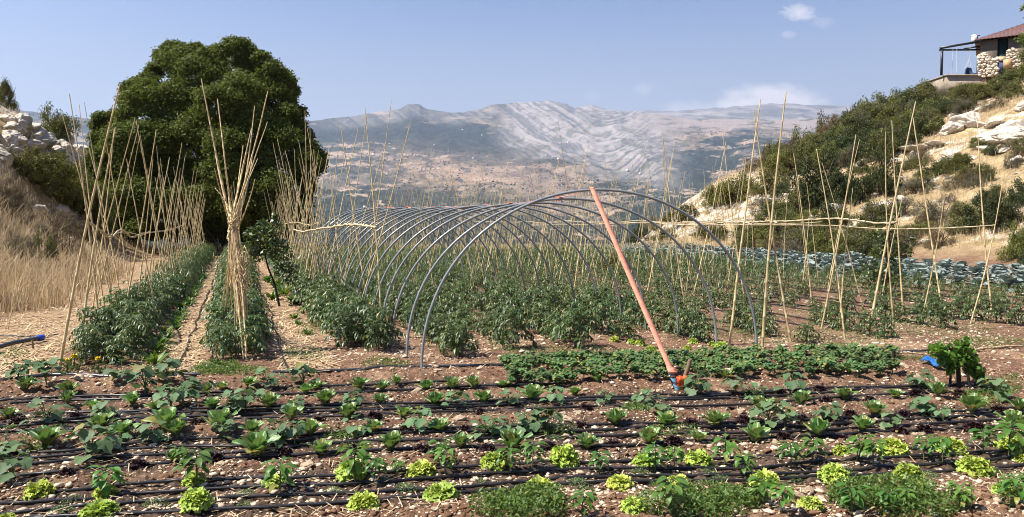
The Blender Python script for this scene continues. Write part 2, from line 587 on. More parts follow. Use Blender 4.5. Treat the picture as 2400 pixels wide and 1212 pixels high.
# ---------------------------------------------------------------- drip hoses (pixel traces, laid on the ground)
HOSES = {
    'a1': [(-60, 1222), (60, 1210), (200, 1203), (500, 1188), (800, 1172), (993, 1160), (1083, 1148), (1223, 1137), (1300, 1130), (1417, 1125), (1543, 1120), (1747, 1117), (1840, 1112), (2087, 1103), (2233, 1095), (2400, 1080), (2480, 1074)],
    'a2': [(-60, 1206), (43, 1195), (200, 1180), (300, 1173), (513, 1162), (800, 1152), (967, 1142), (1083, 1134), (1200, 1123), (1367, 1113), (1543, 1108), (1630, 1107), (1900, 1100), (2083, 1088), (2233, 1078), (2350, 1068), (2480, 1060)],
    'a3': [(-60, 1184), (0, 1177), (150, 1165), (240, 1153), (290, 1150), (600, 1137), (800, 1133), (883, 1128), (967, 1118), (1167, 1102), (1410, 1092), (1600, 1090), (1733, 1090), (1883, 1080), (2050, 1070), (2350, 1052), (2480, 1046)],
    'a4': [(120, 1148), (290, 1130), (433, 1120), (540, 1117), (767, 1112), (877, 1105), (1093, 1088), (1417, 1077), (1673, 1068), (1867, 1062), (2067, 1050), (2133, 1047), (2333, 1037), (2480, 1030)],
    'b1': [(-60, 1115), (80, 1107), (200, 1095), (300, 1085), (383, 1080), (500, 1067), (700, 1057), (800, 1052), (1117, 1042), (1417, 1040), (1600, 1030), (1717, 1022), (1850, 1015), (2067, 1005), (2250, 997), (2367, 992), (2480, 985)],
    'b2': [(-60, 1092), (63, 1082), (173, 1072), (280, 1063), (433, 1055), (567, 1050), (800, 1030), (1033, 1025), (1233, 1020), (1367, 1018), (1533, 1013), (1600, 1012), (1800, 1008), (2000, 997), (2133, 990), (2400, 975), (2480, 971)],
    'b3': [(-60, 1078), (0, 1072), (140, 1062), (267, 1050), (433, 1040), (567, 1037), (667, 1032), (800, 1015), (1017, 1007), (1300, 1007), (1567, 995), (1850, 993), (2000, 984), (2200, 973), (2400, 963), (2480, 960)],
    'b4': [(-60, 1062), (30, 1055), (163, 1050), (300, 1035), (433, 1025), (667, 1017), (900, 1003), (1200, 995), (1500, 988), (1750, 984), (1980, 973), (2200, 961), (2400, 950), (2480, 948)],
    'c1': [(-60, 1016), (0, 1010), (83, 1003), (200, 995), (333, 985), (567, 976), (800, 970), (843, 967), (1033, 960), (1233, 953), (1433, 947), (1600, 946), (1767, 941), (1933, 930), (2167, 917), (2330, 910)],
    'c2': [(-60, 1002), (0, 997), (200, 983), (333, 977), (567, 967), (800, 958), (1100, 947), (1367, 933), (1600, 930), (1800, 922), (1933, 915), (2060, 905), (2240, 902)],
    'c3': [(-60, 992), (0, 988), (133, 978), (333, 967), (800, 952), (1033, 945), (1300, 933), (1540, 929), (1767, 916), (1933, 905), (2150, 899)],
    'c4': [(20, 967), (133, 963), (333, 960), (600, 950), (800, 945), (1000, 940), (1250, 930), (1500, 924), (1700, 918), (1900, 908)],
    'd1': [(-60, 936), (0, 933), (100, 927), (227, 922), (433, 919), (700, 905), (900, 897), (1060, 888)],
    'd2': [(25, 940), (133, 933), (300, 930), (600, 922), (860, 914), (1100, 902), (1300, 899)],
}
HOSE_XY = {k: np.array([G(*p)[:2] for p in v]) for k, v in HOSES.items()}
HEAD_L = np.array([G(*p)[:2] for p in [(-80, 905), (0, 896), (60, 889), (130, 884), (250, 887), (360, 885), (470, 882)]])
HEAD_R = np.array([G(*p)[:2] for p in [(640, 876), (760, 873), (930, 864), (1180, 857), (1300, 853), (1450, 850), (1600, 847), (1780, 840), (2000, 829), (2150, 824), (2330, 817), (2480, 808)]])


def hose_dist(x, y):
    d = np.full(len(x), 9.0)
    for a in HOSE_XY.values():
        for p, q in zip(a[:-1], a[1:]):
            e = q - p
            t = np.clip(((x - p[0]) * e[0] + (y - p[1]) * e[1]) / (e @ e), 0, 1)
            d = np.minimum(d, np.hypot(x - p[0] - t * e[0], y - p[1] - t * e[1]))
    return d


def front_mask(x, y):
    """1 in the tilled salad beds in front of the header pipe"""
    yh = np.interp(x, np.concatenate([HEAD_L[:, 0], HEAD_R[:, 0]]), np.concatenate([HEAD_L[:, 1], HEAD_R[:, 1]]))
    return sst(.15, -.25, y - yh), yh


def micro(x, y, dh=None):
    """clods, ridges and furrows of the field"""
    x = np.asarray(x, float); y = np.asarray(y, float)
    fm, yh = front_mask(x, y)
    r = np.hypot(x, y)
    near = sst(26, 9, r)
    m = (.05 * (fbm(x * 2.2, y * 2.2, 11, 3) - .5) + .052 * (fbm(x * 9, y * 9, 12, 3, .6) - .5) + .028 * (fbm(x * 30, y * 30, 13, 2) - .5)) * near * (.55 + .45 * fm)
    u, v = uv(x, y)
    if dh is not None:
        m = m + .045 * sst(.12, .4, dh) * fm - .01 * sst(.2, .0, dh) * fm
    rows = np.exp(-((np.abs((v + .75) % 1.5 - .75)) / .3) ** 2)
    m = m + .05 * rows * (1 - fm) * sst(-2.4, -1.9, v) * sst(2.4, 1.9, v)
    return m


# ground sheet: rings around the camera, finer in front and near
azd = np.concatenate([np.arange(-180, -60, 3.0), np.arange(-60, -42, .6), np.arange(-42, 42, .105), np.arange(42, 60, .6), np.arange(60, 180.1, 3.0)])
rr = np.concatenate([[.3, 1.0, 2.0, 2.8], np.geomspace(3.3, 15, 560)[1:], np.geomspace(15, 75, 330)[1:], [80, 90, 105, 125, 150]])
A_, R_ = np.meshgrid(np.radians(azd), rr, indexing='ij')
gx, gy = (np.sin(A_) * R_).ravel(), (np.cos(A_) * R_).ravel()
gz = height(gx, gy)
nearm = (np.hypot(gx, gy) < 12) & (gy > 2)
dh = np.full(len(gx), 9.0)
dh[nearm] = hose_dist(gx[nearm], gy[nearm])
gz = gz + micro(gx, gy, dh)


def ground_z(x, y):
    xa, ya = np.atleast_1d(np.asarray(x, float)), np.atleast_1d(np.asarray(y, float))
    d = np.full(len(xa), 9.0)
    nm = np.hypot(xa, ya) < 12
    if nm.any():
        d[nm] = hose_dist(xa[nm], ya[nm])
    return height(xa, ya) + micro(xa, ya, d)


na, nr = len(azd), len(rr)
i, j = np.meshgrid(np.arange(na - 1), np.arange(nr - 1), indexing='ij')
Fq = np.stack([i * nr + j, (i + 1) * nr + j, (i + 1) * nr + j + 1, i * nr + j + 1], -1).reshape(-1, 4)
u_, v_ = uv(gx, gy)
fm, yh = front_mask(gx, gy)
Lh, Rh = hills(gx, gy)
n1 = fbm(gx * .8, gy * .8, 21, 4)
hillm = np.clip(sst(.15, .9, Lh + Rh) + sst(37, 42, gy + 3 * (n1 - .5)) * sst(30, 22, v_), 0, 1)
straw = np.maximum.reduce([
    sst(-1.75, -2.3, v_) * sst(.1, .7, gy - yh) * .9,
    np.exp(-((v_ + .72) / .33) ** 4), np.exp(-((v_ - .74) / .30) ** 4)]) * (1 - fm) * sst(-.1, .5, gy - yh)
straw = np.maximum(straw, (1 - fm) * sst(.55, .7, n1) * .5)
straw = np.maximum(straw, sst(24, 27, v_) * .5)
straw = np.clip(straw * (.55 + .9 * (fbm(gx * 2.5, gy * 2.5, 23, 4) - .25)), 0, 1)
damp = np.where(dh < 1, sst(.26, .05, dh + .2 * (fbm(gx * 8, gy * 8, 25, 3) - .5)) * fm, 0)
pxg = 1200 + F * gx / np.maximum(gy, .1)
spur = sst(1440, 1500, pxg) * sst(1810, 1720, pxg) * sst(44, 50, gy) * sst(.2, .8, Rh)
rockm = np.clip(sst(.5, .62, fbm(gx * .28, gy * .28, 27, 5, .6)) * .55 + spur * .75 + sst(40, 46, gy) * sst(1, 3, Lh) * .5, 0, 1) * sst(.3, 1.2, Lh + Rh)
rockm = rockm * sst(.36, .56, fbm(gx * 1.4, gy * 1.4, 29, 5, .65))
GROUND_ME = make_mesh('field_ground', np.stack([gx, gy, gz], 1), Fq, [], None, True)
at = GROUND_ME.attributes.new('cover', 'FLOAT_COLOR', 'POINT')
at.data.foreach_set('color', np.stack([straw, hillm, damp, rockm], 1).astype(np.float32).ravel())


def ground_mat():
    m, t, b = new_mat('soil_and_straw')
    b.inputs['Roughness'].default_value = .95
    b.inputs['Specular IOR Level'].default_value = .15
    tcn = N(t, 'ShaderNodeTexCoord')
    obj = tcn.outputs['Object']
    a = N(t, 'ShaderNodeAttribute', attribute_name='cover')
    sp = N(t, 'ShaderNodeSeparateColor')
    t.links.new(a.outputs['Color'], sp.inputs[0])

    def noise(s, d=6, r=.65):
        n = setin(N(t, 'ShaderNodeTexNoise'), {'Scale': s, 'Detail': d, 'Roughness': r})
        t.links.new(obj, n.inputs['Vector'])
        return n.outputs['Fac']
    nf, nm_, nb = noise(38, 5), noise(7, 6), noise(1.1, 4)
    soil = ramp(t, [(.3, (.048, .025, .016)), (.5, (.155, .084, .05)), (.62, (.27, .165, .10)), (.75, (.44, .30, .19))])
    t.links.new(math_node(t, 'ADD', math_node(t, 'MULTIPLY', nf, .6), math_node(t, 'MULTIPLY', nm_, .4)), soil.inputs[0])
    col = soil.outputs[0]
    col = mix_col(t, math_node(t, 'MULTIPLY', ramp_fac(t, nb, .5, .62), .35), col, (.38, .25, .155))
    col = mix_col(t, math_node(t, 'MULTIPLY', sp.outputs[2], .85), col, mix_col(t, ramp_fac(t, nf, .4, .65), (.025, .016, .012), (.12, .085, .06)))
    vo = setin(N(t, 'ShaderNodeTexVoronoi'), {'Scale': 46.0})
    t.links.new(obj, vo.inputs['Vector'])
    vs = N(t, 'ShaderNodeSeparateColor')
    t.links.new(vo.outputs['Color'], vs.inputs[0])
    chip = math_node(t, 'MULTIPLY', math_node(t, 'GREATER_THAN', vs.outputs[0], .72), math_node(t, 'LESS_THAN', vo.outputs['Distance'], math_node(t, 'MULTIPLY', vs.outputs[1], .45)))
    col = mix_col(t, math_node(t, 'MULTIPLY', chip, .85), col, (.55, .42, .29))
    st = ramp(t, [(.36, (.12, .07, .042)), (.48, (.28, .18, .105)), (.62, (.50, .36, .215))])
    wv = setin(N(t, 'ShaderNodeTexNoise'), {'Scale': 16.0, 'Detail': 6.0, 'Distortion': 2.5})
    t.links.new(obj, wv.inputs['Vector'])
    t.links.new(wv.outputs['Fac'], st.inputs[0])
    col = mix_col(t, math_node(t, 'MULTIPLY', ramp_fac(t, sp.outputs[0], .12, .6), .9), col, st.outputs[0])
    hl = ramp(t, [(.32, (.11, .085, .04)), (.46, (.27, .195, .10)), (.6, (.44, .33, .19)), (.7, (.58, .49, .37))])
    t.links.new(math_node(t, 'ADD', math_node(t, 'MULTIPLY', noise(1.3, 8), .6), math_node(t, 'MULTIPLY', nm_, .4)), hl.inputs[0])
    col = mix_col(t, sp.outputs[1], col, hl.outputs[0])
    rk = ramp(t, [(.35, (.30, .25, .2)), (.5, (.52, .45, .36)), (.65, (.64, .57, .48))])
    t.links.new(nm_, rk.inputs[0])
    col = mix_col(t, ramp_fac(t, a.outputs['Alpha'], .25, .5), col, rk.outputs[0])
    t.links.new(col, b.inputs['Base Color'])
    bp = setin(N(t, 'ShaderNodeBump'), {'Strength': .9, 'Distance': .02})
    t.links.new(nf, bp.inputs['Height'])
    t.links.new(bp.outputs[0], b.inputs['Normal'])
    return m


GROUND_ME.materials.append(ground_mat())
tag(ob('ground', GROUND_ME), 'red-brown stony field soil with straw paths and dry grass slopes', None, None, 'structure')

# ---------------------------------------------------------------- the far mountains
RIDGE = [(-2600, 300), (-900, 285), (0, 268), (60, 261), (100, 267), (215, 280), (400, 290), (620, 286), (700, 287), (745, 284), (850, 271), (900, 263), (940, 258), (958, 247), (985, 246), (1005, 258), (1040, 264), (1090, 266), (1120, 261), (1150, 250), (1190, 246), (1235, 241), (1290, 239), (1325, 246), (1345, 254), (1385, 249), (1420, 258), (1450, 264), (1480, 262), (1530, 268), (1600, 279), (1700, 281), (1800, 284), (1900, 280), (2100, 276), (2600, 272), (5000, 290)]
FAR = [(-2600, 270), (0, 276), (700, 300), (1350, 300), (1440, 264), (1500, 262), (1600, 262), (1700, 254), (1780, 247), (1850, 246), (1950, 250), (2200, 252), (2600, 260), (5000, 270)]


def sheet(name, az0, az1, ncol, nrow, Y0, Y1, ridge, ybot, seed, rough, colour):
    az = np.radians(np.linspace(az0, az1, ncol))
    p = 1200 + F * np.tan(az)
    s = np.linspace(0, 1, nrow)
    yr = np.interp(p, [q[0] for q in ridge], [q[1] for q in ridge])
    yr = yr + 5 * (fbm(p / 22, p * 0, seed, 4) - .5) * (1 + .0 * p)
    Pm, S = np.meshgrid(p, s, indexing='ij')
    ker = np.hanning(181)
    dp_ = np.interp(p + np.linspace(-110, 110, 181)[:, None], p, yr)
    ysm = (dp_ * ker[:, None]).sum(0) / ker.sum()
    YR = ysm[:, None] + (yr - ysm)[:, None] * S ** 9
    Yd = Y0 + (Y1 - Y0) * S
    yim = ybot + (YR - ybot) * S ** .92
    X = Yd * (Pm - 1200) / F
    env = np.minimum(1, 6 * (1 - S) + .12) * np.minimum(1, S * 5 + .1)
    kx, ky = X / 900, Yd / 1300
    bump = (fbm(kx, ky, seed + 1, 6, .55) - .5) * 105 + (np.abs(fbm(kx * 1.7 + 5, ky * 1.7, seed + 2, 5, .55) - .5) * -2) * 60
    dz = bump * rough * env
    # rock strata: ledges that follow tilted beds on the bare upper slopes
    b = (yim - 240) - .58 * (Pm - 1250) * sst(1560, 1380, Pm) - .18 * (Pm - 1380) * sst(1380, 1520, Pm)
    bare = sst(1130, 1230, Pm) * sst(85, 0, (yim - 285) - .30 * (Pm - 1180) + 40 * (fbm(Pm / 40, yim / 14, seed + 31, 4) - .5)) * sst(1640, 1500, Pm)
    bare = np.maximum(bare, sst(34, 14, yim - YR) * sst(700, 860, Pm) * sst(1750, 1600, Pm) * .45)
    bw = b + 5 * (fbm(Pm / 60, yim / 30, seed + 5, 3) - .5)
    led = vn(bw / 4.8, Pm / 120, seed + 7) * .6 + vn(bw / 2.1, Pm / 80, seed + 8) * .4
    dz = dz + bare * (led - .5) * 15 * rough * env
    # terraces lower down
    dz = dz + (1 - bare) * rough * 9 * (fbm(X / 60, Yd / 35, seed + 9, 3) - .5) * np.minimum(1, S * 9)
    Z = CAMZ + Yd * (520 - yim) / F + dz
    V = np.stack([X, Yd, Z], -1).reshape(-1, 3)
    i, j = np.meshgrid(np.arange(ncol - 1), np.arange(nrow - 1), indexing='ij')
    Fq = np.stack([i * nrow + j, (i + 1) * nrow + j, (i + 1) * nrow + j + 1, i * nrow + j + 1], -1).reshape(-1, 4)
    me = make_mesh(name, V, Fq, [], None, True)
    C = colour(Pm, yim, YR, bare, led, X, Yd, seed)
    at = me.attributes.new('land', 'FLOAT_COLOR', 'POINT')
    at.data.foreach_set('color', np.concatenate([C.reshape(-1, 3), np.ones((C.shape[0] * C.shape[1], 1))], 1).astype(np.float32).ravel())
    return me, (X, Yd, Z, Pm, yim, bare)


def lerp(a, b, f):
    return a + (b - a) * f[..., None]


LIME, LIMED = np.array((.33, .29, .265)), np.array((.15, .145, .14))
TAN, TAND = np.array((.37, .27, .185)), np.array((.13, .10, .075))
WOOD, SCRUB = np.array((.013, .019, .014)), np.array((.08, .08, .06))


def land_main(p, y, yr, bare, led, X, Y, seed):
    c = lerp(TAND, TAN, sst(.3, .7, fbm(p / 26, y / 7, seed + 11, 5)))
    c = lerp(c, np.broadcast_to(SCRUB, c.shape), sst(.46, .62, fbm(p / 55, y / 14, seed + 12, 5)) * .8)
    # orchards and woods in patches stretched along the terraces
    z1 = np.exp(-((y - 322 - .10 * (p - 1000)) / 36) ** 2) * sst(690, 800, p) * sst(1420, 1280, p)
    z2 = sst(405, 470, y + .18 * (np.minimum(p, 1100) - 900)) * sst(1120, 900, p)
    z3 = sst(300, 400, y) * sst(1330, 1480, p) * .8
    z4 = sst(480, 520, y) * .7
    dens = .12 + .66 * z1 + .55 * z2 + .45 * z3 + .4 * z4 + .16 * sst(1330, 1200, p)
    nz = fbm(p / 60, y / 7.5, seed + 13, 7, .62)
    w = sst(.625 - dens * .46, .645 - dens * .46, nz)
    tanhill = np.exp(-((p - 1070) / 165) ** 2 - ((y - 405 - .12 * (p - 1070)) / 45) ** 2)
    spur = np.exp(-((p - 1260) / 130) ** 2 - ((y - 425 - .25 * (p - 1260)) / 50) ** 2)
    w = w * (1 - .85 * np.clip(tanhill * 1.1, 0, 1)) * (1 - .6 * spur)
    c = lerp(c, TAN * np.array((1.05, .95, .9)) + 0 * c, np.clip(tanhill * 1.0, 0, 1) * .8 * sst(.3, .5, fbm(p / 14, y / 5, seed + 14, 4)))
    c = lerp(c, np.array((.25, .18, .14)) + 0 * c, np.clip(spur, 0, 1) * .7)
    dk = lerp(WOOD + 0 * c, WOOD * 2.4 + 0 * c, sst(.35, .7, fbm(p / 5, y / 2.5, seed + 15, 3)))
    c = lerp(c, dk, w * .95)
    specks = sst(.66, .72, fbm(p / 3.2, y / 2.2, seed + 16, 2)) * (1 - bare)
    c = lerp(c, WOOD * 1.6 + 0 * c, specks * .8)
    rk = lerp(LIMED + 0 * c, LIME + 0 * c, sst(.34, .6, led * .6 + .4 * fbm(p / 9, y / 3, seed + 17, 5)))
    rk = lerp(rk, np.array((.11, .115, .085)) + 0 * c, sst(.52, .66, fbm(p / 20, y / 8, seed + 18, 5)) * .6 * sst(8, 50, y - yr))
    c = lerp(c, rk, bare)
    plateau = sst(1470, 1540, p) * sst(24, 8, np.abs(y - 288) - 2)
    c = lerp(c, np.array((.30, .245, .21)) + 0 * c, plateau * sst(.3, .55, fbm(p / 30, y / 4, seed + 19, 4)))
    return c


def land_far(p, y, yr, bare, led, X, Y, seed):
    c = lerp(LIMED * 1.2, LIME * .95, sst(.3, .7, fbm(p / 40, y / 4, seed + 11, 5)))
    return lerp(c, np.array((.1, .1, .08)) + 0 * c, sst(.5, .65, fbm(p / 60, y / 7, seed + 12, 5)) * .7)


def land_mat(name):
    m, t, b = new_mat(name)
    b.inputs['Roughness'].default_value = 1
    b.inputs['Specular IOR Level'].default_value = 0
    a = N(t, 'ShaderNodeAttribute', attribute_name='land')
    tcn = N(t, 'ShaderNodeTexCoord')
    nz = setin(N(t, 'ShaderNodeTexNoise'), {'Scale': .012, 'Detail': 9.0, 'Roughness': .8})
    t.links.new(tcn.outputs['Object'], nz.inputs['Vector'])
    hv = N(t, 'ShaderNodeHueSaturation')
    t.links.new(math_node(t, 'ADD', .55, math_node(t, 'MULTIPLY', nz.outputs['Fac'], .9)), hv.inputs['Value'])
    t.links.new(a.outputs['Color'], hv.inputs['Color'])
    t.links.new(hv.outputs[0], b.inputs['Base Color'])
    return m


LM = land_mat('mountain_land')
me, MT = sheet('mountain', -60, 60, 2100, 430, 1100, 6500, RIDGE, 600, 31, 1.0, land_main)
me.materials.append(LM)
tag(ob('mountain', me), 'hazy limestone mountain with tilted strata, terraces and woods across the valley', None, None, 'structure')
me, _ = sheet('far_ridge', -60, 60, 900, 120, 7600, 9600, FAR, 330, 57, .9, land_far)
me.materials.append(LM)
tag(ob('far_mountain', me), 'pale far mountain ridge under the cloud bank', None, None, 'structure')
# floor of the valley between the near hillside and the mountain
va = np.radians(np.linspace(-62, 62, 80))
vr = np.geomspace(110, 2600, 40)
A_, R_ = np.meshgrid(va, vr, indexing='ij')
vx, vy = np.tan(A_) * R_, R_
vz = -70 - 20 * (fbm(vx / 200, vy / 200, 91, 4)) - .02 * vy
i, j = np.meshgrid(np.arange(79), np.arange(39), indexing='ij')
me = make_mesh('valley', np.stack([vx, vy, vz], -1).reshape(-1, 3), np.stack([i * 40 + j, (i + 1) * 40 + j, (i + 1) * 40 + j + 1, i * 40 + j + 1], -1).reshape(-1, 4), [simple_mat('valley_scrub', (.05, .06, .035), (.2, .16, .1), 1, .02, 0)], None, True)
tag(ob('valley', me), 'scrubby valley floor below the field', None, None, 'structure')

# woods on the mountain's lower slopes, one mass
X, Yd, Z, Pm, yim, bare_ = MT
ico = np.array([(0, 0, 1), (.9, 0, .35), (.28, .85, .3), (-.72, .53, .4), (-.72, -.53, .3), (.28, -.85, .4), (.5, .4, -.4), (-.4, .5, -.4), (-.3, -.6, -.4), (.6, -.3, -.4)])
icf = np.array([(0, 1, 2), (0, 2, 3), (0, 3, 4), (0, 4, 5), (0, 5, 1), (1, 6, 2), (2, 6, 7), (2, 7, 3), (3, 7, 8), (3, 8, 4), (4, 8, 5), (5, 8, 9), (5, 9, 1), (1, 9, 6)])
cnt = 30000
ci = RNG.integers(0, X.shape[0], cnt)
cj = RNG.integers(0, X.shape[1], cnt)
px_, py_ = Pm[ci, cj], yim[ci, cj]
dens = sst(.47, .62, fbm(px_ / 40, py_ / 10, 44, 4)) * .5 + sst(425, 480, py_) * .8 * sst(1150, 950, px_) + .3 * sst(1350, 1500, px_) * sst(310, 380, py_)
keep = (RNG.random(cnt) < dens) & (bare_[ci, cj] < .3) & (px_ > 660) & (px_ < 1800) & (py_ > 300) & (py_ < 575)
ci, cj = ci[keep], cj[keep]
sz = RNG.uniform(3, 7.5, len(ci))[:, None, None]
Vw = np.stack([X[ci, cj], Yd[ci, cj], Z[ci, cj]], 1)[:, None] + (ico[None] + RNG.normal(0, .16, (len(ci), 10, 3))) * sz * np.array((1, 1, 1.0))
Fw = (np.arange(len(ci))[:, None, None] * 10 + icf[None]).reshape(-1, 3)
wm = leaf_mat('far_wood', (.016, .028, .014), (.04, .055, .026), 0, .9, .1, var=0)
tag(ob('woodland', make_mesh('woodland', Vw.reshape(-1, 3), Fw, [wm])), 'dark trees scattered over the slopes across the valley', None, None, 'stuff')

# white houses on the far slopes
hm = MB()
box(hm, (0, 0, 4), (14, 11, 10), 0)
box(hm, (2, 0, 9.8), (9, 8, 2.6), 0)
hme = hm.mesh('far_house', [simple_mat('far_white_wall', (.62, .58, .54), (.72, .68, .64), .9, .1)])
HOUSE_PX = [(915, 337), (902, 352), (1018, 338), (1110, 362), (1278, 356), (1295, 362), (1308, 373), (980, 362), (878, 358), (970, 390), (1268, 357), (855, 477), (886, 482), (1470, 395), (1500, 402), (1130, 308), (820, 262 + 20), (812, 285), (1085, 300), (1330, 330)]
for k, (px, py) in enumerate(HOUSE_PX):
    a = np.abs(Pm[:, 0] - px).argmin()
    b_ = np.abs(yim[a] - py).argmin()
    o = ob('far_house', hme, None, (X[a, b_], Yd[a, b_], Z[a, b_]), random.uniform(0, 3), random.uniform(.6, 1.3))
    tag(o, f'tiny white house on the mountainside across the valley, {ordinal(k + 1)} such', 'house', 'white houses across the valley')

# air
bm = MB()
box(bm, (0, 5300, 685), (36000, 11200, 1770))
hzm, t, b = new_mat('haze_air')
t.nodes.remove(b)
pv = N(t, 'ShaderNodeVolumePrincipled')
pv.inputs['Color'].default_value = (.66, .78, 1.0, 1)
pv.inputs['Density'].default_value = 8.0e-5
pv.inputs['Anisotropy'].default_value = .55
t.links.new(pv.outputs[0], t.nodes['Material Output'].inputs['Volume'])
tag(ob('haze', bm.mesh('haze', [hzm])), 'pale blue summer haze over the valley', None, None, 'stuff')

# ---------------------------------------------------------------- rocks
def ico_sphere(sub):
    t = (1 + 5 ** .5) / 2
    v = [(-1, t, 0), (1, t, 0), (-1, -t, 0), (1, -t, 0), (0, -1, t), (0, 1, t), (0, -1, -t), (0, 1, -t), (t, 0, -1), (t, 0, 1), (-t, 0, -1), (-t, 0, 1)]
    f = [(0, 11, 5), (0, 5, 1), (0, 1, 7), (0, 7, 10), (0, 10, 11), (1, 5, 9), (5, 11, 4), (11, 10, 2), (10, 7, 6), (7, 1, 8), (3, 9, 4), (3, 4, 2), (3, 2, 6), (3, 6, 8), (3, 8, 9), (4, 9, 5), (2, 4, 11), (6, 2, 10), (8, 6, 7), (9, 8, 1)]
    v = [np.array(p) / np.linalg.norm(p) for p in v]
    for _ in range(sub):
        c, nf = {}, []

        def mid(a, b):
            k = (min(a, b), max(a, b))
            if k not in c:
                q = v[a] + v[b]
                v.append(q / np.linalg.norm(q))
                c[k] = len(v) - 1
            return c[k]
        for a, b, d in f:
            x, y, z = mid(a, b), mid(b, d), mid(d, a)
            nf += [(a, x, z), (b, y, x), (d, z, y), (x, y, z)]
        f = nf
    return np.array(v), np.array(f)


def rock_verts(sub, seed, rough=.35, flat=.7, facets=9):
    v, f = ico_sphere(sub)
    rg = np.random.default_rng(seed)
    for _ in range(facets):                       # cut flat faces
        n = rg.normal(size=3)
        n /= np.linalg.norm(n)
        d = rg.uniform(.55, .9)
        k = v @ n
        v = v - np.where(k > d, k - d, 0)[:, None] * n
    n = fbm(v[:, 0] * 2 + 9 + seed, v[:, 1] * 2 + v[:, 2] * 1.7, seed, 5, .6) + fbm(v[:, 2] * 2 + 3, v[:, 0] * 1.6 - v[:, 1] * 2, seed + 3, 5, .6) - 1
    v = v * (1 + rough * n)[:, None] * np.array((1, rg.uniform(.7, 1), flat))
    return v, f


ROCKS = [make_mesh('boulder', *rock_verts(4, 100 + k, .5, .62 + .1 * (k % 3)), [M['limestone']]) for k in range(6)]
FROCKS = [make_mesh('field_rock', *rock_verts(3, 200 + k, .25, .6, 12), [M['fieldstone']]) for k in range(5)]

# ---------------------------------------------------------------- leaf clouds
def leaf_quads(C, size, up=.35, aspect=.5, rg=RNG, outward=None):
    """one diamond-shaped, slightly folded leaf at each centre C"""
    n = len(C)
    d = rg.normal(size=(n, 3))
    nrm = rg.normal(size=(n, 3)) + np.array((0, 0, up * 2))
    if outward is not None:
        nrm += outward * 1.1
    nrm /= np.linalg.norm(nrm, axis=1)[:, None]
    d -= (d * nrm).sum(1)[:, None] * nrm
    d /= np.linalg.norm(d, axis=1)[:, None]
    s = np.cross(nrm, d)
    L = (size * rg.uniform(.6, 1.3, n))[:, None]
    V = np.stack([C - d * L * .5, C + s * L * aspect * .5 + nrm * L * .08, C + d * L * .5, C - s * L * aspect * .5 + nrm * L * .08], 1).reshape(-1, 3)
    return V, np.arange(n * 4).reshape(n, 4)


def clump_points(cen, rad, n, rg=RNG, shell=.45):
    d = rg.normal(size=(n, 3))
    d /= np.linalg.norm(d, axis=1)[:, None]
    r = rg.random(n) ** shell
    return cen + d * r[:, None] * rad, d


# ---------------------------------------------------------------- the big tree
TY = 41.0
SIL = [(238, 545), (205, 450), (196, 380), (215, 345), (216, 285), (236, 258), (272, 250), (285, 215), (292, 180), (320, 182), (342, 168), (338, 142), (372, 118), (400, 92), (440, 104), (470, 96), (500, 108), (535, 84), (575, 88), (615, 112), (650, 135), (678, 160), (700, 190), (698, 240), (722, 262), (716, 300), (742, 318), (768, 350), (765, 395), (752, 430), (738, 470), (735, 520), (720, 556), (640, 572), (520, 578), (380, 575), (290, 570)]
SILA = np.array(SIL, float)


def in_poly(x, y, poly):
    c = np.zeros(len(x), bool)
    j = len(poly) - 1
    for i in range(len(poly)):
        xi, yi = poly[i]
        xj, yj = poly[j]
        k = ((yi > y) != (yj > y)) & (x < (xj - xi) * (y - yi) / (yj - yi + 1e-9) + xi)
        c ^= k
        j = i
    return c


def edge_dist(x, y, poly):
    d = np.full(len(x), 1e9)
    for a, b in zip(poly, np.roll(poly, -1, 0)):
        e = b - a
        t = np.clip(((x - a[0]) * e[0] + (y - a[1]) * e[1]) / (e @ e), 0, 1)
        d = np.minimum(d, np.hypot(x - a[0] - t * e[0], y - a[1] - t * e[1]))
    return d


rg = np.random.default_rng(3)
qx, qy = rg.uniform(190, 775, 9000), rg.uniform(80, 580, 9000)
ok = in_poly(qx, qy, SILA)
qx, qy = qx[ok], qy[ok]
ed = edge_dist(qx, qy, SILA)
ok = ed > 15
qx, qy, ed = qx[ok], qy[ok], ed[ok]
LOB = []
for x, y, e in zip(qx, qy, ed):
    rp = min(66, max(15, e * .92)) * rg.uniform(.72, 1.0)
    if all(math.hypot(x - a, y - b) > .60 * (rp + c) for a, b, c, _ in LOB):
        LOB.append((x, y, rp, e))
C, R = [], []
for x, y, rp, e in LOB:                                # boughs, each a rounded mass of leaf clumps
    half = 6.0 * math.sqrt(1 - (1 - min(1, e / 190)) ** 2)
    Yl = TY - half * rg.uniform(.55, .95)
    cen, rm = P(x, y, Yl), rp / F * Yl
    for _ in range(int(9 + 17 * rm)):
        d = rg.normal(size=3)
        if rg.random() < .75: d[1] = -abs(d[1])
        if rg.random() < .6: d[2] = abs(d[2])
        d /= np.linalg.norm(d)
        C.append(cen + d * rm * rg.uniform(.6, .86) * np.array((1, 1, .9)))
        R.append(max(.17, rm * rg.uniform(.26, .4)))
for x, y, e in list(zip(qx, qy, ed))[:480]:            # the inside and the far side
    half = 6.0 * math.sqrt(1 - (1 - min(1, e / 190)) ** 2)
    Yl = TY + half * rg.uniform(-.35, .85)
    C.append(P(x, y, Yl))
    R.append(min(.8, max(.17, (e - 8) / F * Yl)) * rg.uniform(.7, 1.0))
C, R = np.array(C), np.array(R)
TB = np.array((P(480, 560, TY)[0], TY + .3, hz(P(480, 560, TY)[0], TY + .3)))
tree = empty('oak_tree', TB)
tag(tree, 'big broad dark green oak at the far end of the straw paths', 'tree')
PT = []
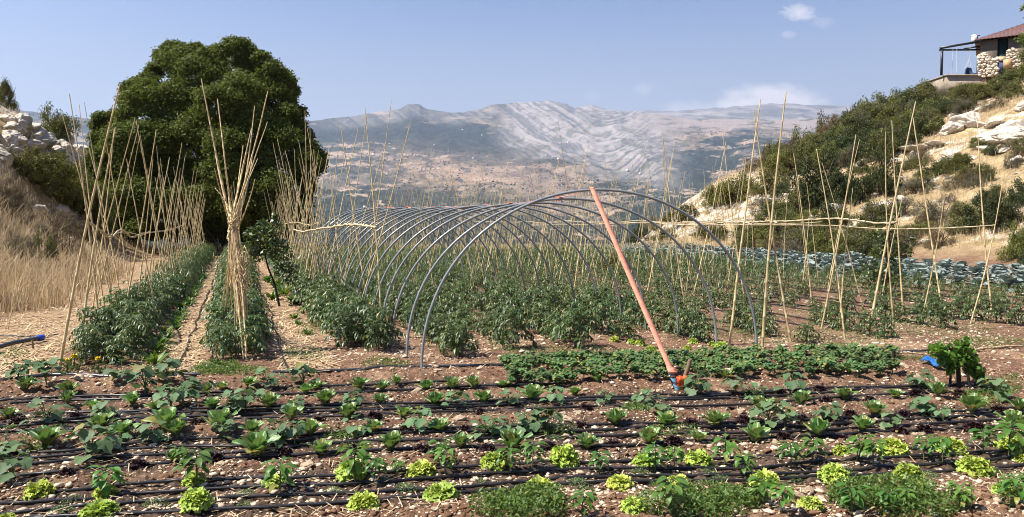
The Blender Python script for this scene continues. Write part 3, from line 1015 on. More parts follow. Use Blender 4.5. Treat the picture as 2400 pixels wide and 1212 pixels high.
for c, r in zip(C, R):
    n = int(110 + 260 * r)
    p, d = clump_points(c, np.array((r * 1.45, r * 1.3, r * .95)), n, rg, .62)
    p = p + rg.normal(0, .085, p.shape)
    PT.append((p, d))
pts = np.concatenate([p for p, _ in PT]) - TB
out = np.concatenate([d for _, d in PT])
V, Fq = leaf_quads(pts, .15, .35, .5, rg, out)
ob('crown', make_mesh('oak_crown', V, Fq, [M['oak']]), tree)
mb = MB()
tube(mb, [(0, 0, -.4), (.05, 0, .6), (0, .1, 1.6), (.1, .1, 2.8), (.3, .2, 4.5), (.2, .2, 6.5), (.1, .2, 8.5)], [.62, .48, .42, .38, .3, .2, .08], 10)
ob('trunk', mb.mesh('oak_trunk', [M['bark']], True), tree)
for k in range(9):
    a, zb = k * 2.4, 1.5 + .55 * k
    Lb = rg.uniform(3, 5)
    mb = MB()
    tube(mb, [(0.1, .1, zb), (math.cos(a) * Lb * .4, math.sin(a) * Lb * .35, zb + .7), (math.cos(a) * Lb * .8, math.sin(a) * Lb * .7, zb + 1.8), (math.cos(a) * Lb * 1.05, math.sin(a) * Lb * .9, zb + 2.5)], [.2, .15, .09, .03], 7)
    ob('limb', mb.mesh('oak_limb', [M['bark']], True), tree)


# ---------------------------------------------------------------- shrubs of the hillsides
def shrub_meshes(nm, mat, nclump, leaves, size, seed, spire=0, twigs=True, asp=.5, dens=1.0):
    rg = np.random.default_rng(seed)
    P_, D_ = [], []
    for _ in range(nclump):
        d = rg.normal(size=3)
        d[2] = abs(d[2]) * .9
        d /= np.linalg.norm(d)
        rad = rg.uniform(.35, .92)
        c = d * rad * np.array((1, 1, 1.0))
        if spire:
            c[:2] *= max(.15, 1 - c[2] * .85)
        r = rg.uniform(.16, .3)
        p, dd = clump_points(c, np.array((r, r, r * .8)), int(leaves * 1.7), rg, .5)
        P_.append(p)
        D_.append(dd)
    pts = np.concatenate(P_)
    keep = pts[:, 2] > -.08
    V, Fq = leaf_quads(pts[keep], size * .74, .3, asp, rg, np.concatenate(D_)[keep])
    fol = make_mesh(nm + '_foliage', V, Fq, [mat])
    mb = MB()
    for k in range(9):
        a = rg.uniform(0, 6.28)
        e = np.array((math.cos(a) * rg.uniform(.3, .8), math.sin(a) * rg.uniform(.3, .8), rg.uniform(.45, .78)))
        tube(mb, [(0, 0, -.15), e * .5 + rg.normal(0, .05, 3), e], [.035, .022, .008], 5)
    return fol, mb.mesh(nm + '_stem', [M['bark']])


SH = {
    'juniper': [shrub_meshes('juniper', M['juniper'], 46, 120, .105, 300 + k, 0, asp=.35) for k in range(3)],
    'spire': [shrub_meshes('spire', M['juniper'], 60, 120, .085, 310, 1, asp=.35)],
    'shrub': [shrub_meshes('shrub', M['shrub'], 44, 120, .085, 320 + k) for k in range(3)],
    'dark': [shrub_meshes('dark', M['darkshrub'], 50, 130, .085, 330 + k) for k in range(2)],
    'dry': [shrub_meshes('dry', M['dryshrub'], 40, 110, .085, 340 + k, asp=.22) for k in range(2)],
    'grey': [shrub_meshes('grey', M['greyshrub'], 40, 110, .08, 350 + k, asp=.25) for k in range(2)],
}
SHN = {'juniper': ('juniper_bush', 'olive green juniper bush'), 'spire': ('juniper_tree', 'dark pointed juniper tree'), 'shrub': ('hill_shrub', 'dull green shrub'),
       'dark': ('evergreen_shrub', 'very dark green shrub'), 'dry': ('dry_shrub', 'dry brown twiggy shrub'), 'grey': ('grey_shrub', 'grey-brown thorny shrub')}
SHC = {}


def shrub(kind, px, py, w, h, where, Y=None):
    """px,py centre and w,h size in photograph pixels; stands where its foot meets the slope"""
    foot = hit(px, py + h * .48) if Y is None else np.array((P(px, py + h * .5, Y)[0], Y, 0))
    foot[2] = hz(foot[0], foot[1])
    s = foot[1] / F
    k = SHC[kind] = SHC.get(kind, 0) + 1
    fol, st = SH[kind][k % len(SH[kind])]
    o = empty(SHN[kind][0], foot, random.uniform(0, 6.28))
    hh = max(h * s * .92, (P(px, py - h / 2, foot[1])[2] - foot[2]) * .95)
    o.scale = (w * s * .43, w * s * .43, hh * .85)
    tag(o, f'{SHN[kind][1]} {where}, {ordinal(k)} of its kind', 'shrub', 'shrubs on the rocky slopes')
    ob('foliage', fol, o)
    ob('stem', st, o)
    return o


LW, RW = 'on the boulder slope behind the dry grass', 'on the rocky hillside below the hut'
o = shrub('spire', 15, 228, 70, 95, LW, 51)
for a in [('grey', 45, 560, 120, 105, 17.5), ('shrub', 105, 548, 90, 80, 18.5), ('dry', 150, 500, 120, 90, 21), ('dry', 20, 455, 130, 120, 22), ('grey', 10, 590, 90, 70, 16.5), ('dry', 190, 560, 90, 80, 21)]:
    shrub(*a[:5], LW, a[5])
shrub('juniper', 138, 308, 110, 128, LW, 47)
for a in [('juniper', 110, 390, 215, 140), ('juniper', 60, 365, 130, 110), ('juniper', 150, 415, 150, 120), ('shrub', 175, 440, 120, 110), ('shrub', 230, 470, 110, 150), ('shrub', 160, 400, 120, 100),
          ('dry', 35, 440, 110, 110), ('dry', 140, 505, 120, 90), ('grey', 40, 565, 110, 90), ('grey', 95, 530, 90, 90), ('dry', 0, 480, 90, 90), ('shrub', 60, 300 - 12, 30, 24), ('dry', 60, 318, 40, 26),
          ('dry', 200, 520, 110, 90), ('shrub', 300, 500, 110, 110)]:
    shrub(*a, LW)
for a in [('juniper', 1812, 312, 84, 62), ('shrub', 1880, 295, 95, 85), ('shrub', 1930, 270, 90, 80), ('juniper', 1985, 250, 90, 75), ('shrub', 2030, 225, 90, 80), ('grey', 2090, 205, 110, 85), ('shrub', 2075, 240, 120, 90), ('dry', 2140, 215, 80, 70),
          ('grey', 2150, 262, 105, 95), ('dark', 2010, 300, 130, 100), ('dark', 1960, 330, 120, 100), ('shrub', 1900, 345, 120, 90), ('dark', 1925, 390, 170, 170), ('dark', 1985, 420, 120, 120), ('dark', 2065, 385, 110, 150), ('shrub', 2060, 330, 100, 90),
          ('juniper', 1725, 425, 150, 95), ('juniper', 1680, 450, 100, 70), ('shrub', 1810, 410, 110, 90), ('dry', 1760, 380, 90, 50), ('grey', 1795, 470, 110, 70), ('shrub', 1860, 470, 120, 90), ('shrub', 1600, 492, 110, 60), ('grey', 1540, 510, 80, 50), ('dark', 1500, 520, 70, 45), ('dark', 1950, 490, 130, 80), ('shrub', 2050, 490, 100, 80),
          ('juniper', 2200, 240, 90, 50), ('juniper', 2250, 222, 95, 52), ('juniper', 2300, 208, 95, 50), ('juniper', 2350, 190, 90, 52), ('juniper', 2395, 160, 80, 70), ('juniper', 2420, 128, 90, 80), ('shrub', 2380, 205, 90, 45), ('shrub', 2185, 275, 70, 50), ('dry', 2330, 235, 80, 40),
          ('grey', 2150, 425, 120, 60), ('dry', 2240, 420, 100, 50), ('grey', 2200, 475, 140, 90), ('grey', 2110, 470, 110, 80), ('dry', 2290, 400, 90, 50), ('shrub', 2180, 390, 80, 50), ('dark', 2330, 480, 160, 110), ('dark', 2400, 440, 110, 90), ('shrub', 2270, 500, 120, 80), ('dry', 2200, 540, 100, 80), ('juniper', 2395, 545, 110, 130), ('dark', 2420, 600, 90, 90), ('grey', 2370, 330, 80, 40),
          ('dry', 2180, 500, 80, 70), ('grey', 1850, 520, 120, 60), ('shrub', 1760, 530, 110, 55), ('shrub', 1670, 530, 110, 55), ('grey', 2020, 540, 110, 60), ('shrub', 1560, 545, 90, 40), ('shrub', 2290, 330, 60, 34), ('grey', 2190, 212, 80, 46), ('shrub', 2240, 210, 70, 30), ('grey', 2215, 200, 50, 30), ('shrub', 2262, 203, 60, 28), ('juniper', 2285, 200, 60, 30), ('grey', 2232, 204, 50, 26)]:
    shrub(*a, RW)

rg = np.random.default_rng(17)
got = 0
while got < 235:
    Yq = rg.uniform(30, 63)
    x = (rg.uniform(.12, .72) if got < 95 else rg.uniform(.34, .56)) * Yq
    L, R = hills(x, Yq)
    if R < .25 or rg.random() > .1 + .9 * sst(.44, .58, fbm(np.array([x * .16]), np.array([Yq * .16]), 64, 3))[0]: continue
    px, py = 1200 + F * x / Yq, 520 - (float(height(x, Yq)) - CAMZ) * F / Yq
    if (px < 1800 and py < 520) or (px > 2185 and Yq > 52): continue
    got += 1
    w = rg.uniform(45, 100) if got < 95 else rg.uniform(60, 125)
    shrub(('juniper', 'shrub', 'shrub', 'grey', 'dry', 'dark')[got % 6], px, py - w * .2, w, w * rg.uniform(.5, .8), RW)

# ---------------------------------------------------------------- boulders
RC = {'l': 0, 'r': 0}


def boulder(side, px, py, w, h):
    p = hit(px, py + h * .3)
    s = p[1] / F
    RC[side] += 1
    k = RC[side]
    o = ob('boulder', ROCKS[(k * 5 + len(side)) % 6], None, p + np.array((0, 0, h * s * .12)), (random.uniform(-.2, .2), random.uniform(-.2, .2), random.uniform(0, 6.28)), (w * s * .56, w * s * .5, h * s * .72))
    tag(o, f'pale limestone boulder, {ordinal(k)} ' + ('on the slope beside the big oak' if side == 'l' else 'on the hillside below the hut'), 'boulder', 'limestone boulders on the slopes')


for a in [(110, 318, 50, 34), (145, 330, 60, 36), (180, 345, 54, 32), (205, 352, 44, 30), (90, 310, 50, 30), (70, 340, 60, 34), (30, 350, 60, 40), (48, 282, 50, 42), (15, 275, 40, 30), (78, 296, 44, 34), (28, 300, 60, 30), (100, 325, 60, 34), (122, 334, 44, 30), (156, 343, 54, 30), (188, 352, 44, 28), (205, 364, 44, 26), (22, 322, 70, 40), (60, 335, 50, 28), (8, 360, 56, 46), (215, 378, 36, 24), (85, 486, 54, 30), (40, 345, 40, 26), (135, 352, 44, 24), (175, 368, 40, 24), (12, 545, 34, 18), (60, 500, 30, 14), (240, 385, 40, 30)]:
    boulder('l', *a)
for a in [(2262, 276, 96, 60), (2230, 300, 60, 30), (2312, 250, 46, 24), (2345, 312, 110, 44), (2385, 300, 90, 40), (2380, 318, 70, 34), (2142, 366, 38, 46), (2128, 380, 30, 22), (2012, 358, 60, 34), (2040, 368, 36, 26), (1995, 350, 36, 22), (2076, 272, 22, 28), (2060, 285, 26, 18), (2095, 268, 30, 14), (2275, 368, 28, 18), (2382, 372, 30, 22), (2318, 330, 60, 20), (2100, 375, 30, 20), (1711, 367, 36, 16), (2395, 250, 36, 24), (2150, 345, 70, 14), (2195, 338, 60, 14), (2110, 470, 34, 26), (2170, 565, 22, 16), (2200, 235, 24, 14), (1745, 350, 40, 22), (1725, 362, 44, 22), (1700, 376, 40, 18), (1680, 384, 50, 22), (1655, 396, 44, 22), (1630, 410, 50, 22), (1600, 420, 44, 24), (1585, 432, 50, 22), (1560, 444, 44, 22), (1535, 454, 50, 22), (1510, 466, 44, 20), (1490, 474, 40, 18), (1640, 424, 40, 16), (1610, 444, 40, 16), (1575, 462, 44, 18), (1545, 478, 40, 16), (1520, 490, 44, 16), (1690, 400, 36, 14), (1660, 418, 30, 14), (1475, 488, 40, 16), (1868, 560, 20, 10), (1660, 462, 22, 18), (1790, 440, 40, 20), (2020, 380, 30, 24), (1830, 375, 50, 18), (2065, 300, 24, 20), (2330, 290, 50, 18), (2215, 372, 34, 16), (2350, 350, 44, 18), (2300, 345, 40, 16), (1850, 300 + 38, 26, 12)]:
    boulder('r', *a)


# rubble and dry grass
def scatter(n, fn, rg):
    a = rg.uniform(-.80, .80, n * 4)
    Yq = rg.uniform(9, 64, n * 4)
    x = a * Yq
    k = rg.random(n * 4) < fn(x, Yq)
    return x[k][:n], Yq[k][:n]


def merged(vs, fs, loc, rotz, scl, tilt=None):
    """many copies of one small shape as one array"""
    c, s = np.cos(rotz), np.sin(rotz)
    v = vs[None] * scl[:, None, :]
    x = v[..., 0] * c[:, None] - v[..., 1] * s[:, None]
    y = v[..., 0] * s[:, None] + v[..., 1] * c[:, None]
    V = np.stack([x, y, v[..., 2]], -1) + loc[:, None]
    Fm = np.arange(len(loc))[:, None, None] * len(vs) + fs[None]
    return V.reshape(-1, 3), Fm.reshape(-1, fs.shape[1])


rg = np.random.default_rng(12)


def rub(x, y):
    L, R = hills(x, y)
    return sst(.3, 1, L + R) * sst(.5, .66, fbm(x * .3, y * .3, 61, 4)) * (y < 64)


x, y = scatter(5200, rub, rg)
rv, rf = rock_verts(1, 77, .4, .6, 6)
sc_ = rg.lognormal(-2.0, .55, len(x))
V, Fq = merged(rv, rf, np.stack([x, y, height(x, y) + micro(x, y)], 1), rg.uniform(0, 6.28, len(x)), np.stack([sc_, sc_ * .8, sc_ * .8], 1))
tag(ob('rubble', make_mesh('rubble', V, Fq, [M['limestone']])), 'loose pale limestone rubble strewn over the slopes', None, None, 'stuff')


def grass_mesh(x, y, hmin, hmax, w, rg, zoff=0.0, lean=.35):
    n = len(x)
    z = height(x, y) + micro(x, y) + zoff
    h = rg.uniform(hmin, hmax, n)
    a = rg.uniform(0, 6.28, n)
    ln = np.abs(rg.normal(0, lean, n))
    d = np.stack([np.cos(a) * ln, np.sin(a) * ln, np.zeros(n)], 1)
    b = rg.uniform(0, 6.28, n)
    s = np.stack([np.cos(b), np.sin(b), np.zeros(n)], 1) * (w * (.6 + y / 40))[:, None]
    o = np.stack([x, y, z - .02], 1)
    up = np.array((0, 0, 1.0))
    m = o + d * h[:, None] * .35 + up * h[:, None] * .6
    t = o + d * h[:, None] * 1.0 + up * h[:, None] * np.sqrt(np.clip(1 - .4 * ln[:, None] ** 2, .3, 1))
    V = np.stack([o - s, o + s, m + s * .8, m - s * .8, t + s * .25, t - s * .25], 1).reshape(-1, 3)
    k = np.arange(n)[:, None] * 6
    return V, np.concatenate([k + np.array([[0, 1, 2, 3]]), k + np.array([[3, 2, 4, 5]])])


def dg(x, y):
    u, v = uv(x, y)
    L, R = hills(x, y)
    n = fbm(x * .35, y * .35, 63, 4)
    left = sst(-3.0, -4.6, v + .9 * (n - .5)) * sst(11, 14.5, u) * (.12 + .88 * sst(30, 24, y)) * (.4 + 1.2 * sst(.35, .6, n))
    band = sst(37.5, 40, y) * (v > -4) * (v < 26) * (y < 54) * .9
    right = sst(.25, 1.2, R) * (.12 + .75 * sst(.45, .65, n))
    return np.clip(np.maximum(np.maximum(left, band), right), 0, 1) * (y < 62)


x, y = scatter(60000, dg, rg)
# extra tall straw-coloured grass on the near slope
a = rg.uniform(-.80, -.42, 60000)
Y2 = rg.uniform(13, 24, 60000)
x2 = a * Y2
u2, v2 = uv(x2, Y2)
tid = rg.integers(0, 2600, 60000)
tr_ = rg.random((2600, 2))
x2, Y2 = (-.80 + .38 * tr_[tid, 0]) * (13 + 11 * tr_[tid, 1]), 13 + 11 * tr_[tid, 1]
x2, Y2 = x2 + rg.normal(0, .13, 60000), Y2 + rg.normal(0, .13, 60000)
u2, v2 = uv(x2, Y2)
k = (rg.random(60000) < .62 * sst(-2.9, -4.3, v2 + .8 * (fbm(x2 * .5, Y2 * .5, 65, 3) - .5)) * (.25 + sst(.35, .6, fbm(x2 * .6, Y2 * .6, 66, 3))))
V1, F1 = grass_mesh(x, y, .2, .5, .006, rg)
th_ = rg.uniform(.35, 1.0, 2600)
V2, F2 = grass_mesh(x2[k], Y2[k], .5 * th_[tid[k]], 1.0 * th_[tid[k]], .009, rg, 0, .42)
tag(ob('dry_grass', make_mesh('dry_grass', np.concatenate([V1, V2]), np.concatenate([F1, F2 + len(V1)]), [M['drygrass']])), 'tall dry straw-coloured grass on the slopes beside the field', None, None, 'stuff')

# ---------------------------------------------------------------- hut on the hill
HY = 57.0
def H(px, py, dy=0.0): return P(px, py, HY + dy)


c0 = H(2296, 178)
HB = empty('stone_hut', (c0[0], HY, c0[2]), math.radians(-33))
tag(HB, 'small brown stone hut with a rusty red roof on the hilltop', 'house')
hs = HY / F
def hl(px, py, dy=0.0): return H(px, py, dy) - np.array((c0[0], HY, c0[2]))


m_wall, t, b = new_mat('brown_stone_wall')
b.inputs['Roughness'].default_value = .95
tcn = N(t, 'ShaderNodeTexCoord')
br = setin(N(t, 'ShaderNodeTexBrick'), {'Scale': 3.2, 'Mortar Size': .02, 'Color1': (.12, .085, .06, 1), 'Color2': (.19, .14, .10, 1), 'Mortar': (.09, .07, .055, 1), 'Row Height': .3, 'Brick Width': .6})
mp = N(t, 'ShaderNodeMapping')
mp.inputs['Rotation'].default_value = (math.pi / 2, 0, 0)
t.links.new(tcn.outputs['Object'], mp.inputs[0])
t.links.new(mp.outputs[0], br.inputs['Vector'])
nz = setin(N(t, 'ShaderNodeTexNoise'), {'Scale': 5.0, 'Detail': 6.0})
t.links.new(tcn.outputs['Object'], nz.inputs['Vector'])
t.links.new(mix_col(t, nz.outputs['Fac'], br.outputs[0], (.14, .11, .085)), b.inputs['Base Color'])
WT = hl(2296, 96)[2]
dx0, dx1 = hl(2337, 100)[0] * .86, hl(2361, 100)[0] * .86
mb = MB()
box(mb, (dx0 / 2, .15, WT / 2 - .3), (dx0, .3, WT + .6))
box(mb, ((dx1 + 8.5) / 2, .15, WT / 2 - .3), (8.5 - dx1, .3, WT + .6))
box(mb, (.15, 3.0, WT / 2 - .3), (.296, 5.4, WT + .6))
box(mb, (8.35, 3.0, WT / 2 - .3), (.296, 5.4, WT + .6))
box(mb, (4.25, 5.85, WT / 2 - .3), (8.496, .3, WT + .6))
ob('wall', mb.mesh('hut_wall', [m_wall]), HB)
mb = MB()
box(mb, ((dx0 + dx1) / 2, .2, WT / 2 - .2), (dx1 - dx0 - .004, .06, WT + .38))
for k in range(5):
    box(mb, (dx0 + (k + .5) * (dx1 - dx0) / 5, .165, WT / 2 - .2), (.015, .012, WT + .3))
ob('door', mb.mesh('hut_door', [M['doorgreen']]), HB)
# hip roof of corrugated sheets
roofm = simple_mat('rusty_red_sheet', (.09, .042, .037), (.155, .072, .062), .6, 2.5, .4, stretch=(6, .5, .5))
z0 = WT + .02
E = .38
A = np.array((-E, -E - .05, z0)); B = np.array((8.9, -E - .05, z0)); Cc = np.array((8.9, 6.4, z0)); D = np.array((-E, 6.4, z0))
R1 = np.array((3.6, 3.0, z0 + 1.75)); R2 = np.array((6.0, 3.0, z0 + 1.75))
mb = MB()


def slope(a, b, rt, lt, n):
    """corrugated slope between eave a-b and ridge lt-rt"""
    t_ = np.linspace(0, 1, n)
    nr = np.cross(b - a, lt - a)
    nr /= np.linalg.norm(nr)
    wav = (np.arange(n) % 2)[:, None] * .045 * nr
    bot = a + (b - a) * t_[:, None] + wav
    L = np.linalg.norm(b - a)
    # each rib runs up the slope until it meets the hip
    tl = np.dot(lt - a, (b - a) / L) / L
    tr = np.dot(rt - a, (b - a) / L) / L
    hgt = np.minimum(1, np.minimum(t_ / max(tl, 1e-6), (1 - t_) / max(1 - tr, 1e-6)))
    e = (b - a) / L
    upv = (lt - a) - np.dot(lt - a, e) * e
    top = bot + upv * hgt[:, None]
    V = np.concatenate([bot, top, bot - nr * .03, top - nr * .03])
    k = np.arange(n - 1)
    mb.add(V, np.concatenate([np.stack([k, k + 1, n + k + 1, n + k], 1), np.stack([2 * n + k, 3 * n + k, 3 * n + k + 1, 2 * n + k + 1], 1), np.stack([k, 2 * n + k, 2 * n + k + 1, k + 1], 1)]))


slope(A, B, R2, R1, 75)
slope(B, Cc, R2, R2, 45)
slope(Cc, D, R1, R2, 75)
slope(D, A, R1, R1, 45)
ob('roof', mb.mesh('hut_roof', [roofm]), HB)

# terrace
tm = simple_mat('pale_concrete', (.24, .19, .14), (.36, .29, .22), .95, 3)
mb = MB()
ta, tb_, tcc = H(2204, 192), H(2296, 180), H(2340, 181)
tz = (ta[2] + tb_[2]) / 2 + .12
box(mb, ((ta[0] + tcc[0]) / 2, HY + 1.2, tz - .75), (tcc[0] - ta[0], 4.0, 1.5))
box(mb, ((ta[0] + tcc[0]) / 2, HY + 1.2, tz + .04), (tcc[0] - ta[0] + .14, 4.14, .09))
tag(ob('terrace', mb.mesh('terrace', [tm])), 'pale concrete terrace under the black pergola beside the hut', 'terrace')
tz += .085
# pergola
PG = empty('pergola', (ta[0], HY, tz))
tag(PG, 'black steel pergola frame attached to the hut', 'pergola')
def pp(px, py, dy=0.0): return P(px, py, HY + dy) - np.array((ta[0], HY, tz))


def part_bar(nm, a, b, w, par, m):
    mb = MB()
    bar(mb, a, b, w, w)
    return ob(nm, mb.mesh(nm, [m]), par)


q = pp(2208, 113, -.5)
part_bar('post', (q[0], -.5, 0), (q[0], -.5, q[2] - .08), .13, PG, M['blacksteel'])
q3 = pp(2291, 118, 2.8)
part_bar('post', (q3[0], 2.8, 0), (q3[0], 2.8, q[2] - .3), .06, PG, M['blacksteel'])
part_bar('beam', (q[0] - .15, -.5, q[2]), pp(2300, 97, -.5), .15, PG, M['blacksteel'])
part_bar('beam', (q[0] - .1, -.36, q[2] - .1), pp(2297, 117, 2.8), .12, PG, M['blacksteel'])
part_bar('beam', pp(2258, 114.5, .9), pp(2297, 108.5, .3), .1, PG, M['blacksteel'])
part_bar('beam', pp(2296, 103, 2.7), pp(2296, 118, 2.7), .08, PG, M['white'])
# swing, hanging chair, tank, boxes
sw = empty('swing', pp(2236, 180.5, .2) + np.array((ta[0], HY, tz)))
tag(sw, 'child swing with a pink seat hanging from the pergola', 'swing')
mb = MB(); box(mb, (0, 0, 0), (.42, .2, .05)); box(mb, (0, 0, -.03), (.36, .16, .02)); ob('seat', mb.mesh('swing_seat', [M['pink']]), sw)
for s in (-.18, .18):
    mb = MB(); tube(mb, [(s, 0, .02), (s * .9, 0, 1.1), (s * .8, 0, 2.1)], .012, 5); ob('rope', mb.mesh('swing_rope', [M['rope']]), sw)
hc = empty('hanging_chair', pp(2268, 182, .3) + np.array((ta[0], HY, tz)))
tag(hc, 'dark blue fabric hanging chair on white ropes under the pergola', 'hanging chair')
mb = MB()
a_ = np.linspace(-1.9, 1.9, 12)
for k, (zz, rr_) in enumerate([(0.02, .1), (.12, .3), (.35, .36), (.62, .3), (.72, .2)]):
    pass
ring = [(np.stack([np.sin(a_) * r * .8 + .05, np.cos(a_) * r * .6, np.full(12, z) + .05 * np.cos(a_)], 1)) for z, r in [(0.02, .1), (.12, .3), (.35, .36), (.62, .3), (.74, .2)]]
Vc = np.concatenate(ring)
Fc = np.array([(i * 12 + j, i * 12 + j + 1, (i + 1) * 12 + j + 1, (i + 1) * 12 + j) for i in range(4) for j in range(11)])
mb.add(Vc, Fc)
mb.add(Vc * np.array((.94, .94, 1)), Fc[:, ::-1])
ob('seat', mb.mesh('chair_shell', [M['navy']]), hc)
for e in ((-.25, .05), (.25, .05), (0, .2)):
    mb = MB(); tube(mb, [(e[0], e[1], .7), (.12, 0, 1.5), (.14, 0, 2.1)], .013, 5); ob('rope', mb.mesh('chair_rope', [M['rope']]), hc)
mb = MB()
for k in range(3):
    tube(mb, [(-.5, k * .22, .12), (-.2, k * .22, .17), (.2, k * .22, .16), (.55, k * .22, .12)], [.1, .15, .14, .08], 8)
tag(ob('floor_cushion', mb.mesh('floor_cushion', [M['navy']], True), None, pp(2288, 180, .1) + np.array((ta[0], HY, tz - .02))), 'long dark cushion lying on the terrace by the hut wall', 'cushion')
tk = empty('water_tank', pp(2283, 97, .3) + np.array((ta[0], HY, tz)))
tag(tk, 'small white water barrel above the corner of the hut roof', 'water tank')
mb = MB(); tube(mb, [(0, 0, 0), (0, 0, .04), (0, 0, .4), (0, 0, .44), (0, 0, .5)], [.17, .2, .2, .14, .1], 14); ob('barrel', mb.mesh('barrel', [M['white']], True), tk)
mb = MB(); bar(mb, (-.24, 0, .42), (.1, 0, .44), .08, .07); ob('outlet', mb.mesh('outlet', [M['white']]), tk)
mb = MB(); bar(mb, (.24, 0, -.1), (.24, 0, .42), .05, .05); bar(mb, (.2, 0, .43), (.42, 0, .43), .05, .05); ob('bracket', mb.mesh('bracket', [M['blacksteel']]), tk)


def carton(nm, px, py, s, rz, mat, label, dy):
    mb = MB()
    w, d, h = s
    for sgn in (-1, 1):
        box(mb, (sgn * (w / 2 - .01), 0, h / 2), (.02, d - .044, h))
        box(mb, (0, sgn * (d / 2 - .01), h / 2), (w, .02, h))
    box(mb, (0, 0, .012), (w - .05, d - .05, .02))
    box(mb, (0, -d * .25, h + .012), (w, d * .48, .012))
    box(mb, (0, d * .3, h + .03), (w, d * .4, .012), rot=Matrix.Rotation(.5, 3, 'X'))
    tag(ob(nm, mb.mesh(nm, [mat]), None, P(px, py, HY + dy - .018 * (px - 2296)), (0, 0, rz)), label, 'box')


carton('cardboard_box', 2362, 160, (.5, .4, .62), .5, M['card'], 'brown cardboard box leaning by the stone heap at the hut', -.9)
carton('wooden_box', 2347, 146, (.5, .35, .38), -.2, M['crate'], 'pale wooden box in front of the green hut door', -.5)
mb = MB(); box(mb, (0, 0, .4), (.62, .5, .8)); box(mb, (0, 0, .81), (.7, .56, .03)); box(mb, (0, -.26, .4), (.5, .02, .6))
tag(ob('dark_chest', mb.mesh('dark_chest', [M['navy']]), None, P(2348, 171, HY - 1.4)), 'dark blue chest below the pale wooden box by the hut door', 'chest')
# heaps of stones along the wall: far too many and too jumbled to count
rg = np.random.default_rng(5)
rv2, rf2 = rock_verts(1, 55, .3, .7, 7)
for (px0, px1, top0, top1, bot, dy, lab) in [(2294, 2338, 132, 132, 180, -.55, 'heap of pale stones stacked against the left corner of the hut'), (2360, 2410, 118, 122, 165, -.55, 'heap of pale stones piled right of the hut door')]:
    L_ = []
    for k in range(330):
        px = rg.uniform(px0, px1)
        py = rg.uniform(max(top0, top1) - 8 * math.sin((px - px0) / (px1 - px0) * 6), bot)
        L_.append(P(px, py, HY + dy - .018 * (px - 2296) + rg.uniform(-.35, .3) * (py - 110) / 60))
    sc_ = rg.uniform(.08, .17, 330)
    V, Fq = merged(rv2, rf2, np.array(L_), rg.uniform(0, 6.28, 330), np.stack([sc_ * 1.2, sc_, sc_], 1))
    tag(ob('stone_rubble', make_mesh('stone_rubble', V, Fq, [M['heapstone']])), lab, None, None, 'stuff')

# leafy twigs of a tree standing just right of the frame
wt_p = np.array((P(2440, 300, 40)[0], 40.0, 0)); wt_p[2] = hz(wt_p[0], 40.0)
wtr = empty('walnut_tree', wt_p)
tag(wtr, 'light green leafy twigs of a tree reaching in at the top right corner', 'tree')
PTS = []
for px, py, r, n in [(2402, 18, .3, 70), (2412, 40, .3, 60), (2396, 88, .35, 80), (2412, 100, .4, 110), (2430, 60, .6, 160), (2450, 20, .7, 200), (2460, 110, .7, 200), (2480, 60, .9, 300)]:
    p, d = clump_points(P(px, py, 40) - wt_p, np.array((r, r, r * .8)), n, rg)
    PTS.append(p)
V, Fq = leaf_quads(np.concatenate(PTS), .17, .4, .5, rg)
ob('crown', make_mesh('walnut_crown', V, Fq, [M['fig']]), wtr)
mb = MB(); tube(mb, [(0.6, 0, -.3), (.7, 0, 2), (.6, 0, 5), (.4, 0, 7), (.3, 0, 9)], [.2, .17, .12, .07, .02], 8)
ob('trunk', mb.mesh('walnut_trunk', [M['bark']], True), wtr)

# ---------------------------------------------------------------- plants of the field
def blade(mb, base, az, p0, p1, L, W, n=5, cols=(-1, -.1, .1, 1), fold=.25, ruffle=0.0, rf=9, tip=.0, belly=.55, m=0, mrib=None, rg=random, roll=0.0, curl=1.0):
    """a leaf blade that leaves base at pitch p0 and ends at pitch p1"""
    pos = np.array(base, float)
    ca, sa = math.cos(az), math.sin(az)
    side0 = np.array((-sa, ca, 0))
    ph = rg.uniform(0, 6)
    rows = []
    for i in range(n + 1):
        t = i / n
        p = p0 + (p1 - p0) * t ** curl
        d = np.array((ca * math.cos(p), sa * math.cos(p), math.sin(p)))
        if i: pos = pos + d * L / n
        nr = np.cross(side0, d) * -1
        side = side0 * math.cos(roll) + nr * math.sin(roll)
        nrm = nr * math.cos(roll) - side0 * math.sin(roll)
        w = W * .5 * max(tip if i == n else 0.06, (math.sin(math.pi * min(1, t / (2 * belly)) if t < belly else math.pi * (.5 + .5 * (t - belly) / (1 - belly)))) ** .75)
        for c in cols:
            z = fold * abs(c) * w + ruffle * abs(c) * math.sin(rf * t + ph + (2.2 if c > 0 else 0)) * W
            rows.append(pos + side * c * w + nrm * z)
    k = len(cols)
    Fa, Fb = [], []
    for i in range(n):
        for j in range(k - 1):
            f = (i * k + j, i * k + j + 1, (i + 1) * k + j + 1, (i + 1) * k + j)
            (Fb if mrib is not None and j == (k - 2) // 2 and k % 2 == 0 else Fa).append(f)
    nV = np.array(rows)
    if Fb:
        n0 = mb.n
        mb.add(nV, Fa, m)
        mb.f.setdefault((4, mrib), []).append(np.array(Fb) + n0)
    else:
        mb.add(nV, Fa, m)


